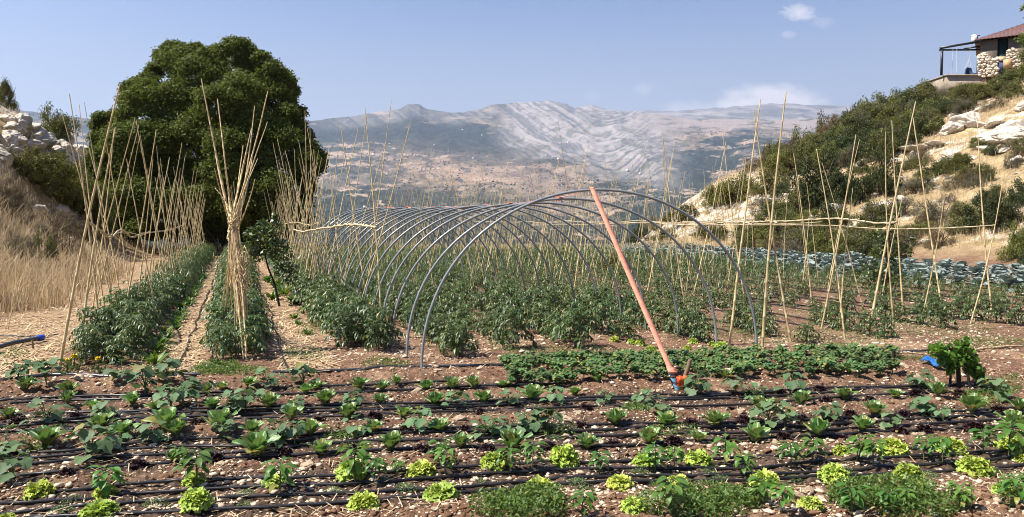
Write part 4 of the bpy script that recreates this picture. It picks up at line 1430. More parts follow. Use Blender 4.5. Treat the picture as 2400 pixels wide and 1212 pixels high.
def romaine(seed):
    rg = random.Random(seed)
    mb = MB()
    n = rg.randint(13, 17)
    for i in range(n):
        t = i / n
        az = i * 2.4 + rg.uniform(-.3, .3)
        blade(mb, (0, 0, .01), az, math.radians(50 + 34 * t + rg.uniform(-8, 8)), math.radians(20 + 58 * t + rg.uniform(-15, 10)), rg.uniform(.85, 1.15) * (.58 - .10 * t), rg.uniform(.25, .35), 6, (-1, -.15, .15, 1), .35, .11, 9, .4, .66, 0, 1, rg)
    return mb.mesh('romaine_leaves', [M['romaine'], M['rib']])


def lettuce(seed, mats, ruff=.34, n=230):
    rg = random.Random(seed)
    mb = MB()
    for i in range(n):
        t = (i + .5) / n
        el = math.asin(min(1, t * .98))
        az = i * 2.39996 + rg.uniform(-.25, .25)
        r = .30 + rg.uniform(-.04, .05)
        c = np.array((math.cos(az) * math.cos(el) * r * 1.12, math.sin(az) * math.cos(el) * r * 1.12, .06 + math.sin(el) * r * 1.08))
        blade(mb, c * .55, az + rg.uniform(-.5, .5), el + .25 + rg.uniform(-.4, .4), el - .7 + rg.uniform(-.7, .5), r * rg.uniform(.5, .72), rg.uniform(.09, .15), 4, (-1, -.5, 0, .5, 1), .3, ruff, rg.uniform(9, 15), .6, .75, 0, None, rg, rg.uniform(-.5, .5))
    return mb.mesh('frilly_leaves', mats)


def stemmed(seed, kind):
    """pepper plants: returns stem and foliage"""
    rg = random.Random(seed)
    ms, ml = MB(), MB()
    lean = (rg.uniform(-.12, .12), rg.uniform(-.12, .12))
    top = np.array((lean[0], lean[1], .78))
    tube(ms, [(0, 0, -.03), top * .5 + np.array((.01, .01, 0)), top], [.022, .018, .012], 6)
    for i in range(24):
        t = .35 + .65 * (i / 24) ** .7
        b = top * t
        az = i * 2.4 + rg.uniform(-.3, .3)
        pe = np.array((math.cos(az), math.sin(az), .55)) * rg.uniform(.08, .17) * (1.3 - .5 * t)
        tube(ms, [b, b + pe], .006, 4, 0, False)
        blade(ml, b + pe, az + rg.uniform(-.3, .3), rg.uniform(.0, .7), rg.uniform(-1.3, -.4), rg.uniform(.26, .42), rg.uniform(.12, .18), 4, (-1, 0, 1), .3, .02, 6, .0, .42, 0, None, rg, rg.uniform(-.3, .3))
    return ms.mesh('pepper_stem', [M['stem']]), ml.mesh('pepper_foliage', [M['pepper']])


HEART = [(0, 0), (.34, -.14), (.62, .05), (.60, .30), (.72, .50), (.44, .66), (.30, .90), (0, 1.08)]


def squash(seed):
    rg = random.Random(seed)
    ms, ml = MB(), MB()
    tube(ms, [(0, 0, -.03), (.02, .01, .15), (.03, .03, .4)], [.03, .026, .018], 6)
    for i in range(15):
        az = i * 2.4 + rg.uniform(-.4, .4)
        r, h = rg.uniform(.12, .52), rg.uniform(.25, .85)
        if i % 4 == 0: r, h = r * .5, h + .12
        b = np.array((.02, .02, .1 + .02 * i))
        e = np.array((math.cos(az) * r, math.sin(az) * r, h))
        tube(ms, [b, (b + e) * .5 + np.array((0, 0, .09)), e], [.014, .012, .009], 5, 0, False)
        s = rg.uniform(.24, .42)
        tilt = rg.uniform(-.1, .8)
        d = np.array((math.cos(az) * math.cos(tilt), math.sin(az) * math.cos(tilt), -math.sin(tilt)))
        sd = np.array((-math.sin(az), math.cos(az), rg.uniform(-.3, .3)))
        nr = np.cross(d, sd)
        outl = [(x, y) for x, y in HEART] + [(-x, y) for x, y in HEART[-2:0:-1]]
        V = [e + d * s * .28 + nr * s * .02]
        for k, (x, y) in enumerate(outl):
            V.append(e + sd * x * s + d * y * s + nr * s * (.16 * abs(x) + .06 * math.sin(k * 2.3) + (-.14 if y > .8 else 0)))
        m = len(outl)
        ml.add(V, [(0, 1 + k, 1 + (k + 1) % m) for k in range(m)])
    return ms.mesh('cucumber_stem', [M['stem']]), ml.mesh('cucumber_foliage', [M['squash']])


def tomato(seed, nl=40, small=False):
    rg = random.Random(seed)
    ms, ml = MB(), MB()
    for s_ in range(2):
        lx, ly = rg.uniform(-.2, .2), rg.uniform(-.2, .2)
        top = np.array((lx, ly, rg.uniform(.8, 1.0)))
        tube(ms, [(0, 0, -.03), top * .5 + np.array((rg.uniform(-.05, .05), rg.uniform(-.05, .05), 0)), top], [.02, .016, .008], 5)
        for i in range(nl // 2):
            t = .15 + .85 * i / (nl / 2)
            b = top * t
            az = i * 2.4 + s_ + rg.uniform(-.5, .5)
            L = rg.uniform(.3, .52) * (1.15 - .4 * t)
            p0, p1 = rg.uniform(.3, .9), rg.uniform(-1.2, -.3)
            pos = b
            prev = b
            nseg = 4 if not small else 2
            for k in range(nseg):
                p = p0 + (p1 - p0) * k / nseg
                d = np.array((math.cos(az) * math.cos(p), math.sin(az) * math.cos(p), math.sin(p)))
                prev, pos = pos, pos + d * L / nseg
                if not small: tube(ms, [prev, pos], .005, 3, 0, False)
                for sg in ((-1, 1) if k < nseg - 1 else (-1, 0, 1)):
                    blade(ml, pos, az + sg * rg.uniform(.7, 1.3), p - .1, p - rg.uniform(.5, 1.1), L * rg.uniform(.30, .46) * (1.6 if small else 1), L * rg.uniform(.11, .18) * (1.6 if small else 1), 2 if not small else 1, (-1, 0, 1) if not small else (-1, 1), .4, 0, 6, .1 if not small else .5, .45, 0, None, rg, rg.uniform(-.4, .4))
    return ms, ml


def bean(seed):
    rg = random.Random(seed)
    ms, ml = MB(), MB()
    for s_ in range(5):
        a = rg.uniform(0, 6.28)
        top = np.array((math.cos(a) * rg.uniform(.1, .35), math.sin(a) * rg.uniform(.1, .35), rg.uniform(.5, .8)))
        tube(ms, [(0, 0, -.03), top * .5 + np.array((0, 0, .08)), top], [.016, .012, .006], 4)
        for i in range(8):
            b = top * rg.uniform(.5, 1.05) + np.array((0, 0, .06))
            az = rg.uniform(0, 6.28)
            e = b + np.array((math.cos(az) * .14, math.sin(az) * .14, rg.uniform(0, .16)))
            for sg in (-1.5, 0, 1.5):
                blade(ml, e, az + sg, rg.uniform(-.3, .5), rg.uniform(-.9, -.1), rg.uniform(.2, .3), rg.uniform(.16, .23), 3, (-1, 0, 1), .2, 0, 6, .0, .38, 0, None, rg, rg.uniform(-.4, .4))
    return ms.mesh('bean_stem', [M['stem']]), ml.mesh('bean_foliage', [M['bean']])


def matplant(seed, mat, n=260, h=.28):
    """low spreading weed of small leaves on creeping stems"""
    rg = np.random.default_rng(seed)
    a = rg.uniform(0, 6.28, n)
    r = rg.random(n) ** .6 * .5
    C = np.stack([np.cos(a) * r * 1.1, np.sin(a) * r, h * (1 - (r / .55) ** 2) * rg.uniform(.2, 1, n) + .02], 1)
    V, Fq = leaf_quads(C, .085, .8, .5, rg)
    mb = MB()
    mb.add(V, Fq, 0)
    for k in range(12):
        b = k * .52
        tube(mb, [(0, 0, 0), (math.cos(b) * .25, math.sin(b) * .25, h * .6), (math.cos(b) * .5, math.sin(b) * .5, .04)], .007, 3, 1, False)
    return mb.mesh('weed_leaves', [mat, M['stem']])


def greens(seed):
    rg = random.Random(seed)
    mb = MB()
    for i in range(26):
        az = i * 2.4
        r = rg.uniform(0, .2)
        blade(mb, (math.cos(az) * r, math.sin(az) * r, 0), az + rg.uniform(-.6, .6), rg.uniform(.8, 1.4), rg.uniform(-.1, .9), rg.uniform(.5, .95), rg.uniform(.13, .2), 4, (-1, 0, 1), .3, .03, 7, .1, .6, 0, None, rg)
    return mb.mesh('leafy_green', [M['parsley']])


def cabbage(seed):
    rg = random.Random(seed)
    mb = MB()
    tube(mb, [(0, 0, -.05), (0, 0, .3)], [.05, .04], 6, 1)
    n = 15
    for i in range(n):
        t = i / n
        blade(mb, (0, 0, .12 + .25 * t), i * 2.4 + rg.uniform(-.3, .3), math.radians(20 + 55 * t), math.radians(-30 + 70 * t + rg.uniform(-15, 15)), rg.uniform(.55, .75) * (1.05 - .45 * t), rg.uniform(.36, .5), 4, (-1, -.5, 0, .5, 1), .25, .06, 7, .45, .62, 0, None, rg, rg.uniform(-.25, .25))
    return mb.mesh('cabbage_leaves', [M['cabbage'], M['stem']])


ROM = [romaine(k) for k in range(5)]
LET = [lettuce(40 + k, [M['lettuce']]) for k in range(4)]
RED = [lettuce(50 + k, [M['redlettuce']], .3, 130) for k in range(3)]
PEP = [stemmed(60 + k, 0) for k in range(5)]
SQU = [squash(70 + k) for k in range(5)]
TOM = []
for k in range(5):
    a_, b_ = tomato(80 + k)
    TOM.append((a_.mesh('tomato_stem', [M['stem']]), b_.mesh('tomato_foliage', [M['tomato']])))
BEA = [bean(90 + k) for k in range(4)]
PUR = [matplant(95 + k, M['purslane']) for k in range(3)]
GRE = [greens(98 + k) for k in range(3)]
CAB = [cabbage(104 + k) for k in range(5)]

LETPX = [(93, 1163, 82), (247, 1158, 66), (457, 1130, 62), (640, 1138, 62), (232, 1212, 96), (460, 1195, 96), (16, 1224, 60), (825, 1125, 92), (852, 1196, 98), (1035, 1176, 94), (987, 1112, 76), (1157, 1098, 78), (1265, 1148, 76), (1322, 1088, 88), (1452, 1143, 78), (1510, 1088, 70), (1590, 1143, 82), (1485, 1216, 72), (1637, 1085, 72), (1793, 1143, 96), (1957, 1126, 80), (1973, 1066, 52), (2093, 1064, 76), (2130, 1127, 86), (2227, 1058, 76), (2285, 1111, 96), (2373, 1056, 76), (1900, 1208, 76), (2160, 1185, 76), (2352, 1180, 66), (2395, 1078, 50)]
ROMPX = [(60, 922, 44), (160, 924, 44), (22, 978, 52), (160, 952, 40), (217, 960, 46), (310, 955, 50), (367, 966, 52), (235, 1022, 76), (287, 1032, 66), (110, 1050, 84), (393, 1018, 78), (413, 1030, 62), (517, 1016, 72), (592, 1022, 58), (497, 960, 46), (630, 957, 54), (483, 926, 44), (520, 912, 40), (583, 908, 40), (682, 998, 58), (728, 1022, 60), (602, 1070, 82), (753, 1062, 62), (763, 952, 54), (717, 926, 44), (742, 912, 40), (407, 1082, 44), (817, 982, 60), (842, 914, 44), (897, 916, 44), (1000, 914, 46), (1060, 912, 44), (1110, 912, 44), (947, 977, 54), (890, 946, 44), (1020, 948, 50), (1133, 944, 54), (1247, 940, 54), (877, 1012, 56), (917, 1060, 80), (1033, 1012, 56), (1080, 1052, 66), (1200, 1058, 80), (1377, 1050, 60), (1443, 996, 56), (1520, 1040, 70), (1562, 996, 56), (1347, 926, 40), (1637, 1040, 50), (1677, 1000, 66), (1770, 1032, 80), (1783, 964, 56), (1877, 952, 52), (1980, 938, 52), (1917, 1018, 60), (2023, 1010, 56), (2050, 974, 60), (2097, 936, 38), (2197, 938, 46), (2277, 972, 64), (2373, 1004, 62), (2388, 965, 50), (1990, 884, 42), (1400, 905, 40), (1700, 900, 40), (930, 905, 36), (1180, 905, 40)]
SQUPX = [(110, 915, 66), (107, 998, 74), (12, 1066, 74), (215, 1084, 84), (262, 1056, 60), (245, 985, 56), (340, 925, 70), (400, 970, 66), (430, 955, 66), (360, 1040, 56), (520, 1030, 50), (547, 970, 56), (575, 968, 56), (648, 1044, 66), (690, 1040, 66), (690, 970, 50), (625, 916, 60), (710, 908, 60), (1070, 956, 48), (985, 1010, 58), (1137, 1026, 72), (1172, 1020, 58), (1240, 1014, 68), (1278, 1012, 60), (1300, 946, 50), (1193, 950, 46), (1420, 946, 44), (1507, 946, 46), (825, 956, 48), (838, 1016, 54), (1545, 975, 50), (1630, 925, 62), (1723, 922, 46), (1767, 928, 50), (1853, 922, 56), (1800, 998, 66), (1838, 1002, 56), (1942, 984, 60), (2090, 1000, 50), (2167, 974, 60), (2210, 984, 44), (2153, 914, 54), (2330, 940, 62), (45, 900, 50), (285, 905, 60), (460, 945, 60), (390, 905, 60), (25, 1135, 84)]
REDPX = [(177, 976, 30), (43, 988, 42), (160, 1022, 40), (317, 1012, 40), (463, 998, 34), (323, 1092, 42), (157, 1112, 42), (600, 996, 32), (747, 986, 32), (667, 1060, 36), (717, 952, 30), (877, 986, 38), (830, 1058, 44), (990, 1057, 44), (1143, 1054, 42), (1287, 1046, 38), (1437, 1040, 38), (1580, 1043, 44), (1363, 998, 34), (1227, 1002, 34), (1090, 1008, 36), (953, 1008, 34), (807, 1016, 34), (1373, 960, 30), (1127, 968, 32), (830, 952, 26), (1000, 972, 26), (1620, 994, 44), (1743, 989, 38), (1873, 980, 42), (1993, 974, 36), (2120, 972, 40), (2107, 1012, 42), (2167, 1010, 42), (2287, 1006, 48), (1713, 1032, 40), (1837, 1024, 34), (1973, 1022, 36), (1937, 943, 32), (2147, 934, 34), (1920, 912, 28), (1830, 917, 28), (1723, 923, 30), (2040, 938, 30), (1713, 958, 28), (2340, 966, 34), (2247, 936, 32), (503, 1075, 40)]
PEPPX = [(250, 1166, 84), (460, 1140, 88), (655, 1162, 94), (833, 1136, 92), (875, 1136, 66), (1025, 1086, 56), (1043, 1112, 64), (1195, 1108, 62), (1247, 1104, 64), (1405, 1108, 60), (1535, 1102, 76), (1580, 1096, 58), (1365, 1232, 70), (1570, 1226, 80), (1697, 1085, 76), (1743, 1112, 66), (1855, 1092, 54), (1905, 1086, 66), (2007, 1086, 60), (2047, 1096, 66), (2165, 1072, 56), (2210, 1086, 66), (2305, 1064, 56), (2365, 1074, 80), (1777, 1204, 60), (1833, 1226, 66), (1997, 1222, 66), (2257, 1212, 62), (2385, 1214, 72), (2120, 1212, 56), (2080, 1218, 52), (420, 1085, 44), (930, 1190 - 80, 40)]
PURPX = [(170, 1166, 52), (143, 1196, 56), (365, 1180, 62), (573, 1158, 46), (572, 1178, 40), (950, 1146, 54), (1155, 1148, 62), (1125, 1124, 40), (1355, 1134, 56), (1500, 1108, 60), (1660, 1104, 44), (1690, 1118, 50), (1863, 1116, 46), (2027, 1124, 44), (2180, 1112, 46), (2333, 1096, 46), (140, 1000, 40), (1540, 1128, 40), (1980, 1098, 44), (780, 1148, 40), (900, 1126, 36), (700, 1030, 30), (1050, 1030, 34), (1300, 1024, 36)]
ROWN = ['the row closest to the camera', 'the next row back', 'the third row back', 'the fourth row back', 'the fifth row back', 'the sixth row back', 'the seventh row back', 'the eighth row back', 'the ninth row back', 'the tenth row back']


def rows_of(lst, edges):
    """split into rows by the foot's height in the picture, each sorted from left to right"""
    rows = {}
    for p in lst:
        # lines of the beds rise to the right
        yy = p[1] + .035 * (p[0] - 1200)
        k = sum(yy < e for e in edges)
        rows.setdefault(k, []).append(p)
    return [(k, i, p) for k in sorted(rows) for i, p in enumerate(sorted(rows[k]))]


def put_plants(name, lst, meshes, label, cat, group, edges, wunit, parts=None, where='of the salad beds', sq=1.0):
    for n, (k, i, (px, py, w)) in enumerate(rows_of(lst, edges)):
        g = G(px, py - w * .12)
        g[2] = float(ground_z(g[0], g[1])[0])
        s = w * g[1] / F / wunit * random.uniform(.86, 1.1)
        rz = random.uniform(0, 6.28)
        lab = f'{label}, {ordinal(i + 1)} from the left in {ROWN[k]}'
        m = meshes[n % len(meshes)]
        if parts:
            o = empty(name, g, rz, s)
            for pn, me in zip(parts, m): ob(pn, me, o)
        else:
            o = ob(name, m, None, g, rz, (s * random.uniform(.9, 1.1), s, s * sq * random.uniform(.82, 1.12)))
        tag(o, lab, cat, group)


put_plants('frilly_lettuce', LETPX, LET, 'yellow-green frilly lettuce', 'lettuce', 'yellow-green frilly lettuces', [1180, 1104], .86)
put_plants('romaine_lettuce', ROMPX, ROM, 'green upright romaine lettuce', 'lettuce', 'romaine lettuces', [1060, 1035, 1000, 970, 945, 920], .78)
put_plants('red_lettuce', REDPX, RED, 'small dark red lettuce', 'lettuce', 'dark red lettuces', [1060, 1025, 995, 965, 940], .74)
put_plants('pepper_plant', PEPPX, PEP, 'pepper plant with pointed leaves', 'pepper plant', 'pepper plants', [1195, 1120, 1090], .80, ('stem', 'foliage'))
put_plants('cucumber_plant', SQUPX, SQU, 'grey-green cucumber plant', 'cucumber plant', 'cucumber plants', [1060, 1020, 985, 955, 930], 1.02, ('stem', 'foliage'))
put_plants('purslane_weed', PURPX, PUR, 'low creeping weed mat', 'weed', 'creeping weeds', [1180, 1150, 1125, 1095], 1.0, None)

# bush beans
BE = []
rg = np.random.default_rng(31)
for k in range(2200):
    px, py = rg.uniform(1185, 2095), rg.uniform(835, 905)
    t = (px - 1185) / 910
    lo, hi = 848 - 12 * t, 906 - 20 * t
    if px > 1640: lo = 834
    if not lo < py < hi or vn(np.array([px / 45]), np.array([py / 14]), 33)[0] < .12: continue
    g = G(px, py)
    if any(np.hypot(g[0] - q[0], g[1] - q[1]) < .125 for q in BE): continue
    BE.append(g)
BE.sort(key=lambda q: (-round((q[1] - .16 * q[0]) / .3), q[0]))
for k, g in enumerate(BE):
    g[2] = float(ground_z(g[0], g[1])[0])
    o = empty('bean_plant', g, random.uniform(0, 6.28), random.uniform(.125, .18))
    tag(o, f'low bush bean in the dense bed by the stake, {ordinal(k + 1)} from its back corner', 'bean plant', 'bush beans')
    for pn, me in zip(('stem', 'foliage'), BEA[k % 4]): ob(pn, me, o)

# tomato rows that run away from the camera
ROWS = [(-1.62, 9.2, 37, 'the outer row beside the dry grass'), (-1.25, 9.3, 37, 'the row edging the first straw path'), (-.17, 9.0, 36, 'the row under the tied cane bundle'), (.15, 9.1, 36, 'the row beside the second straw path'),
        (1.32, 9.4, 35, 'the row right of the second straw path'), (1.68, 9.0, 36, 'the row along the left foot of the hoops'), (2.5, 8.5, 37, 'the first row inside the hoops'), (3.25, 8.8, 38, 'the second row inside the hoops'), (4.1, 8.6, 38, 'the third row inside the hoops'), (5.0, 8.9, 38, 'the fourth row inside the hoops'),
        (5.9, 8.3, 38, 'the row at the right foot of the hoops'), (7.1, 7.8, 38, 'the first row right of the hoops'), (8.5, 7.8, 38, 'the second row right of the hoops'), (10.0, 7.9, 38, 'the third row right of the hoops'), (11.4, 8.0, 37, 'the fourth row right of the hoops'), (12.9, 8.0, 36, 'the fifth row right of the hoops'), (14.4, 8.0, 36, 'the sixth row right of the hoops'), (15.6, 8.0, 36, 'the row next to the blue-green cabbages')]
cand = []
rg = np.random.default_rng(41)
for ri, (v, u0, u1, nm) in enumerate(ROWS):
    u = u0
    idx = 0
    while u < u1:
        x, y = xy(u + rg.uniform(-.06, .06), v + rg.uniform(-.07, .07))
        far = sst(12, 18, u)
        big = 1.0 if v < 6.2 else .78 + .22 * far
        if abs(x) < .78 * y + .5 and not (v > 6.5 and u < 13 and rg.random() < .15):
            idx += 1
            cand.append((y, x, ri, idx, (.50 if v < 2 else .47) * big * rg.uniform(.7, 1.2) * (1.15 if u > 20 else 1)))
        u += .38 if v < 6.3 else .35
cand.sort()
# those that can be told apart stand alone; far ones melt into one mass
NEAR = cand[:296]
for y, x, ri, idx, s in NEAR:
    o = empty('tomato_plant', (x, y, float(ground_z(x, y)[0])), random.uniform(0, 6.28), s)
    tag(o, f'dark green tomato plant, {ordinal(idx)} along {ROWS[ri][3]}', 'tomato plant', 'tomato plants in rows')
    me = TOM[(idx * 3 + ri) % 5]
    ob('foliage', me[1], o)
    if y < 13.5: ob('stem', me[0], o)
FARC = cand[296:]
VV, FF, nv = [], [], 0
protos = []
for k in range(4):
    ms, ml = tomato(180 + k, 30, True)
    protos.append(ml.arrays())
fx = np.array([c[1] for c in FARC]); fy = np.array([c[0] for c in FARC]); fs = np.array([c[4] for c in FARC]) * 1.1
fz = ground_z(fx, fy)
for k in range(4):
    sel = np.arange(len(FARC)) % 4 == k
    Vp, Fp = protos[k]
    fq = [a for (kk, m), a in Fp.items() if kk == 4][0]
    V, Fm = merged(Vp, fq, np.stack([fx[sel], fy[sel], fz[sel]], 1), rg.uniform(0, 6.28, sel.sum()), np.repeat(fs[sel][:, None], 3, 1))
    VV.append(V); FF.append(Fm + nv); nv += len(V)
tag(ob('tomato_foliage', make_mesh('tomato_foliage', np.concatenate(VV), np.concatenate(FF), [M['tomato']])), 'far tomato rows melting into one dark green mass under the canes', None, None, 'stuff')

# bright leafy greens along the edge of the first row, and by the sapling
k = 0
for u in np.arange(9.2, 24, .42):
    x, y = xy(u, -.93 + rg.uniform(-.06, .06))
    k += 1
    tag(ob('leafy_green', GRE[k % 3], None, (x, y, float(ground_z(x, y)[0])), random.uniform(0, 6.28), random.uniform(.15, .25)), f'bright green leafy herb edging the first straw path, {ordinal(k)} from the front', 'herb', 'leafy herbs edging the first path')
k = 0
for px, py, w in [(640, 700, 60), (665, 690, 66), (690, 712, 60), (650, 672, 60), (680, 668, 60), (705, 690, 50), (630, 660, 50), (480, 868, 44), (505, 858, 40), (700, 760, 36), (720, 780, 34), (745, 745, 34), (690, 745, 40)]:
    k += 1
    g = G(px, py)
    tag(ob('leafy_green', GRE[k % 3], None, (g[0], g[1], float(ground_z(g[0], g[1])[0])), random.uniform(0, 6.28), w * g[1] / F / 1.5), f'bright green herb clump beside the second straw path, {ordinal(k)} counted from the sapling', 'herb', 'herb clumps by the second path')

# blue-green cabbages
cc = []
for ri, v in enumerate(np.arange(16.9, 25.2, .82)):
    for u in np.arange(6, 44, .62):
        x, y = xy(u + rg.uniform(-.1, .1), v + rg.uniform(-.1, .1))
        if y < 13 or abs(x) > .72 * y: continue
        if v > 20.5 + (u - 14) * .12 + 1.2: continue
        if y > 49: continue
        cc.append((y, x, ri, u))
cc.sort()
cnt = {}
near = cc[:290]
for y, x, ri, u in near:
    cnt[ri] = cnt.get(ri, 0) + 1
    o = ob('cabbage', CAB[(cnt[ri] * 3 + ri) % 5], None, (x, y, float(ground_z(x, y)[0])), random.uniform(0, 6.28), random.uniform(.4, .6))
    tag(o, f'blue-green cabbage plant, {ordinal(cnt[ri])} from the front in {"the " + ordinal(ri + 1)} cabbage row', 'cabbage', 'blue-green cabbages below the hillside')
far = cc[290:]
if far:
    me = cabbage(199)
    n_ = len(me.vertices)
    vv = np.empty(n_ * 3, np.float32); me.vertices.foreach_get('co', vv)
    Vp = vv.reshape(-1, 3)
    fq = np.array([p.vertices[:] for p in me.polygons if len(p.vertices) == 4 and p.material_index == 0])
    bpy.data.meshes.remove(me)
    fx = np.array([c[1] for c in far]); fy = np.array([c[0] for c in far])
    V, Fm = merged(Vp, fq, np.stack([fx, fy, ground_z(fx, fy)], 1), rg.uniform(0, 6.28, len(far)), np.repeat(rg.uniform(.42, .6, len(far))[:, None], 3, 1))
    tag(ob('cabbage_foliage', make_mesh('cabbage_foliage', V, Fm, [M['cabbage']])), 'far blue-green cabbages seen as one mass at the foot of the hill', None, None, 'stuff')

# ---------------------------------------------------------------- canes
CL = 3.6


def cane_mesh(seed):
    rg = random.Random(seed)
    mb = MB()
    r0 = rg.uniform(.0125, .0165)
    bx, by = rg.uniform(-.05, .05), rg.uniform(-.05, .05)
    kx = rg.uniform(-.005, .005)
    pts, rad = [], []
    z = 0
    node = .0
    while z < CL:
        for dz_, g in ((0, 1.0), (.008, 1.18), (.016, 1.0)):
            zz = z + dz_
            t = zz / CL
            b = math.sin(t * math.pi)
            pts.append((bx * b + kx * math.sin(zz * 4), by * b, zz)); rad.append(r0 * (1 - .6 * t) * g)
        z += rg.uniform(.2, .3)
    pts.append((0, 0, CL)); rad.append(r0 * .35)
    tube(mb, pts, rad, 6)
    # a side twig or two
    for k in range(rg.randint(0, 2)):
        zz = rg.uniform(1.0, 3.2)
        a = rg.uniform(0, 6.28)
        tube(mb, [(0, 0, zz), (math.cos(a) * .04, math.sin(a) * .04, zz + rg.uniform(.04, .1))], [.004, .002], 3)
    return mb.mesh('cane', [M['cane']], True)


CANES = [cane_mesh(500 + k) for k in range(8)]
CK = [0]


def cane(parent, base, top, thick=1.0):
    CK[0] += 1
    base, top = np.asarray(base, float), np.asarray(top, float)
    d = Vector(top - base)
    q = d.to_track_quat('Z', 'Y') @ Quaternion((0, 0, 1), random.uniform(0, 6.28))
    pl = np.array(parent.location) if parent else np.zeros(3)
    return ob('cane', CANES[CK[0] % 8], parent, base - pl, None, (thick, thick, d.length / CL), q)


def gpx(px, py):
    g = G(px, py)
    g[2] = float(ground_z(g[0], g[1])[0]) - .08
    return g


def pcane(parent, b, t, thick=1.0, dy=.1):
    g = gpx(*b)
    return cane(parent, g, P(t[0], t[1], g[1] + dy), thick)


def rail(parent, pts, r=.014, wob=.02, n=8, seed=1):
    rg = np.random.default_rng(seed)
    p = spline(pts, n)
    p = p + rg.normal(0, wob * .35, p.shape)
    mb = MB()
    tube(mb, p - np.array(parent.location), r * (1 + .25 * np.sin(np.arange(len(p)) * 2.1)), 6)
    return ob('rail', mb.mesh('cane_rail', [M['rail']], True), parent)


def pair_row(parent, v, u0, u1, step, hmin, hmax, seed, spread=.30, thick=1.0, zc=1.55, miss=.1):
    rg = random.Random(seed)
    u = u0
    while u < u1:
        for s in (-1, 1):
            if rg.random() < miss: continue
            uu = u + rg.uniform(-.25, .25)
            vb = v + s * spread * rg.uniform(.7, 1.2)
            x, y = xy(uu, vb)
            if abs(x) > .74 * y: continue
            base = np.array((x, y, hz(x, y) - .05))
            uc, vc = uu + rg.uniform(-.2, .2), v + rg.uniform(-.05, .05)
            xc, yc = xy(uc, vc)
            mid = np.array((xc, yc, zc))
            h = rg.uniform(hmin, hmax)
            if rg.random() < .3: h *= .82
            d = (mid - base)
            top = base + d * (h / d[2])
            cane(parent, base, top, thick * rg.uniform(.7, 1.15))
        u += step * rg.uniform(.7, 1.3)


def row_rail(parent, v, u0, u1, z=1.6, seed=1, r=.012):
    rg = random.Random(seed)
    pts = []
    u = u0
    while u <= u1:
        x, y = xy(u, v + rg.uniform(-.05, .05))
        pts.append((x, y, z + rg.uniform(-.05, .05)))
        u += 1.6
    rail(parent, pts, r, .015, 4, seed)


def trellis(label, u, v):
    x, y = xy(u, v)
    o = empty('cane_trellis', (x, y, hz(x, y)))
    tag(o, label, 'trellis', 'cane trellises over the tomato rows')
    return o


# 1: beside the dry grass
T = trellis('trellis of crossed dry canes with a wavy twisted rail beside the tall dry grass', 9.3, -1.45)
for b, t in [((134, 877), (281, 198)), ((184, 822), (271, 298)), ((237, 792), (163, 220)), ((249, 735), (186, 246)), ((273, 738), (145, 265)), ((192, 727), (317, 276)), ((214, 730), (268, 300)), ((262, 700), (198, 240)), ((224, 700), (326, 292)), ((286, 705), (205, 330)), ((305, 690), (250, 340)), ((255, 690), (328, 320))]:
    pcane(T, b, t, 1.15 if b[1] > 780 else .95)
pair_row(T, -1.45, 13, 36, .98, 2.7, 3.5, 601, .26, 1.0, 1.5, .05)
rail(T, [P(205, 520, 9.6), P(222, 530, 10.2), P(240, 545, 11), P(256, 557, 11.8), P(270, 548, 12.4), P(286, 538, 13.2), P(300, 550, 14), P(312, 556, 14.6), P(330, 548, 15.5), P(350, 546, 17), P(372, 543, 19), P(395, 540, 21), P(430, 528, 26)], .015, .016, 6, 3)
rail(T, [P(212, 524, 9.8), P(232, 536, 10.6), P(258, 552, 11.9), P(282, 545, 13), P(305, 545, 14.4), P(330, 552, 15.5), P(352, 542, 17)], .01, .016, 6, 4)

# 2: the tied sheaf in the middle row
T = trellis('tall sheaf of canes tied at the waist with dry straw between the straw paths', 9.2, -.05)
for b, t, th in [((506, 742), (472, 184), 1.25), ((516, 752), (628, 214), 1.1), ((520, 760), (627, 286), 1.0), ((528, 735), (597, 248), 1.0), ((577, 862), (510, 232), 1.1), ((560, 800), (500, 330), .95), ((566, 780), (594, 350), .9), ((512, 748), (604, 372), .9), ((572, 840), (503, 395), .9), ((524, 770), (598, 420), .85), ((551, 790), (525, 350), .9), ((545, 770), (570, 340), .9), ((556, 760), (583, 330), 1.0), ((570, 760), (504, 440), .8), ((540, 740), (576, 420), .8), ((548, 750), (534, 425), .8), ((536, 740), (590, 300), 1.0)]:
    # every cane of the sheaf passes through its waist
    w = P(547 + random.uniform(-11, 11), 530 + random.uniform(-14, 14), 9.0 + random.uniform(-.1, .1))
    g = gpx(b[0], min(b[1] + 28, 850))
    tp = P(t[0], t[1], 9.1 + random.uniform(-.4, .4))
    d = (w - g)
    lo = g
    cane(T, lo, w, th * .75)
    d2 = tp - w
    cane(T, w - d2 * .08, tp, th * .8)
pair_row(T, 0, 14, 34, 2.6, 2.2, 2.9, 602, .22, .9, 1.4, .2)
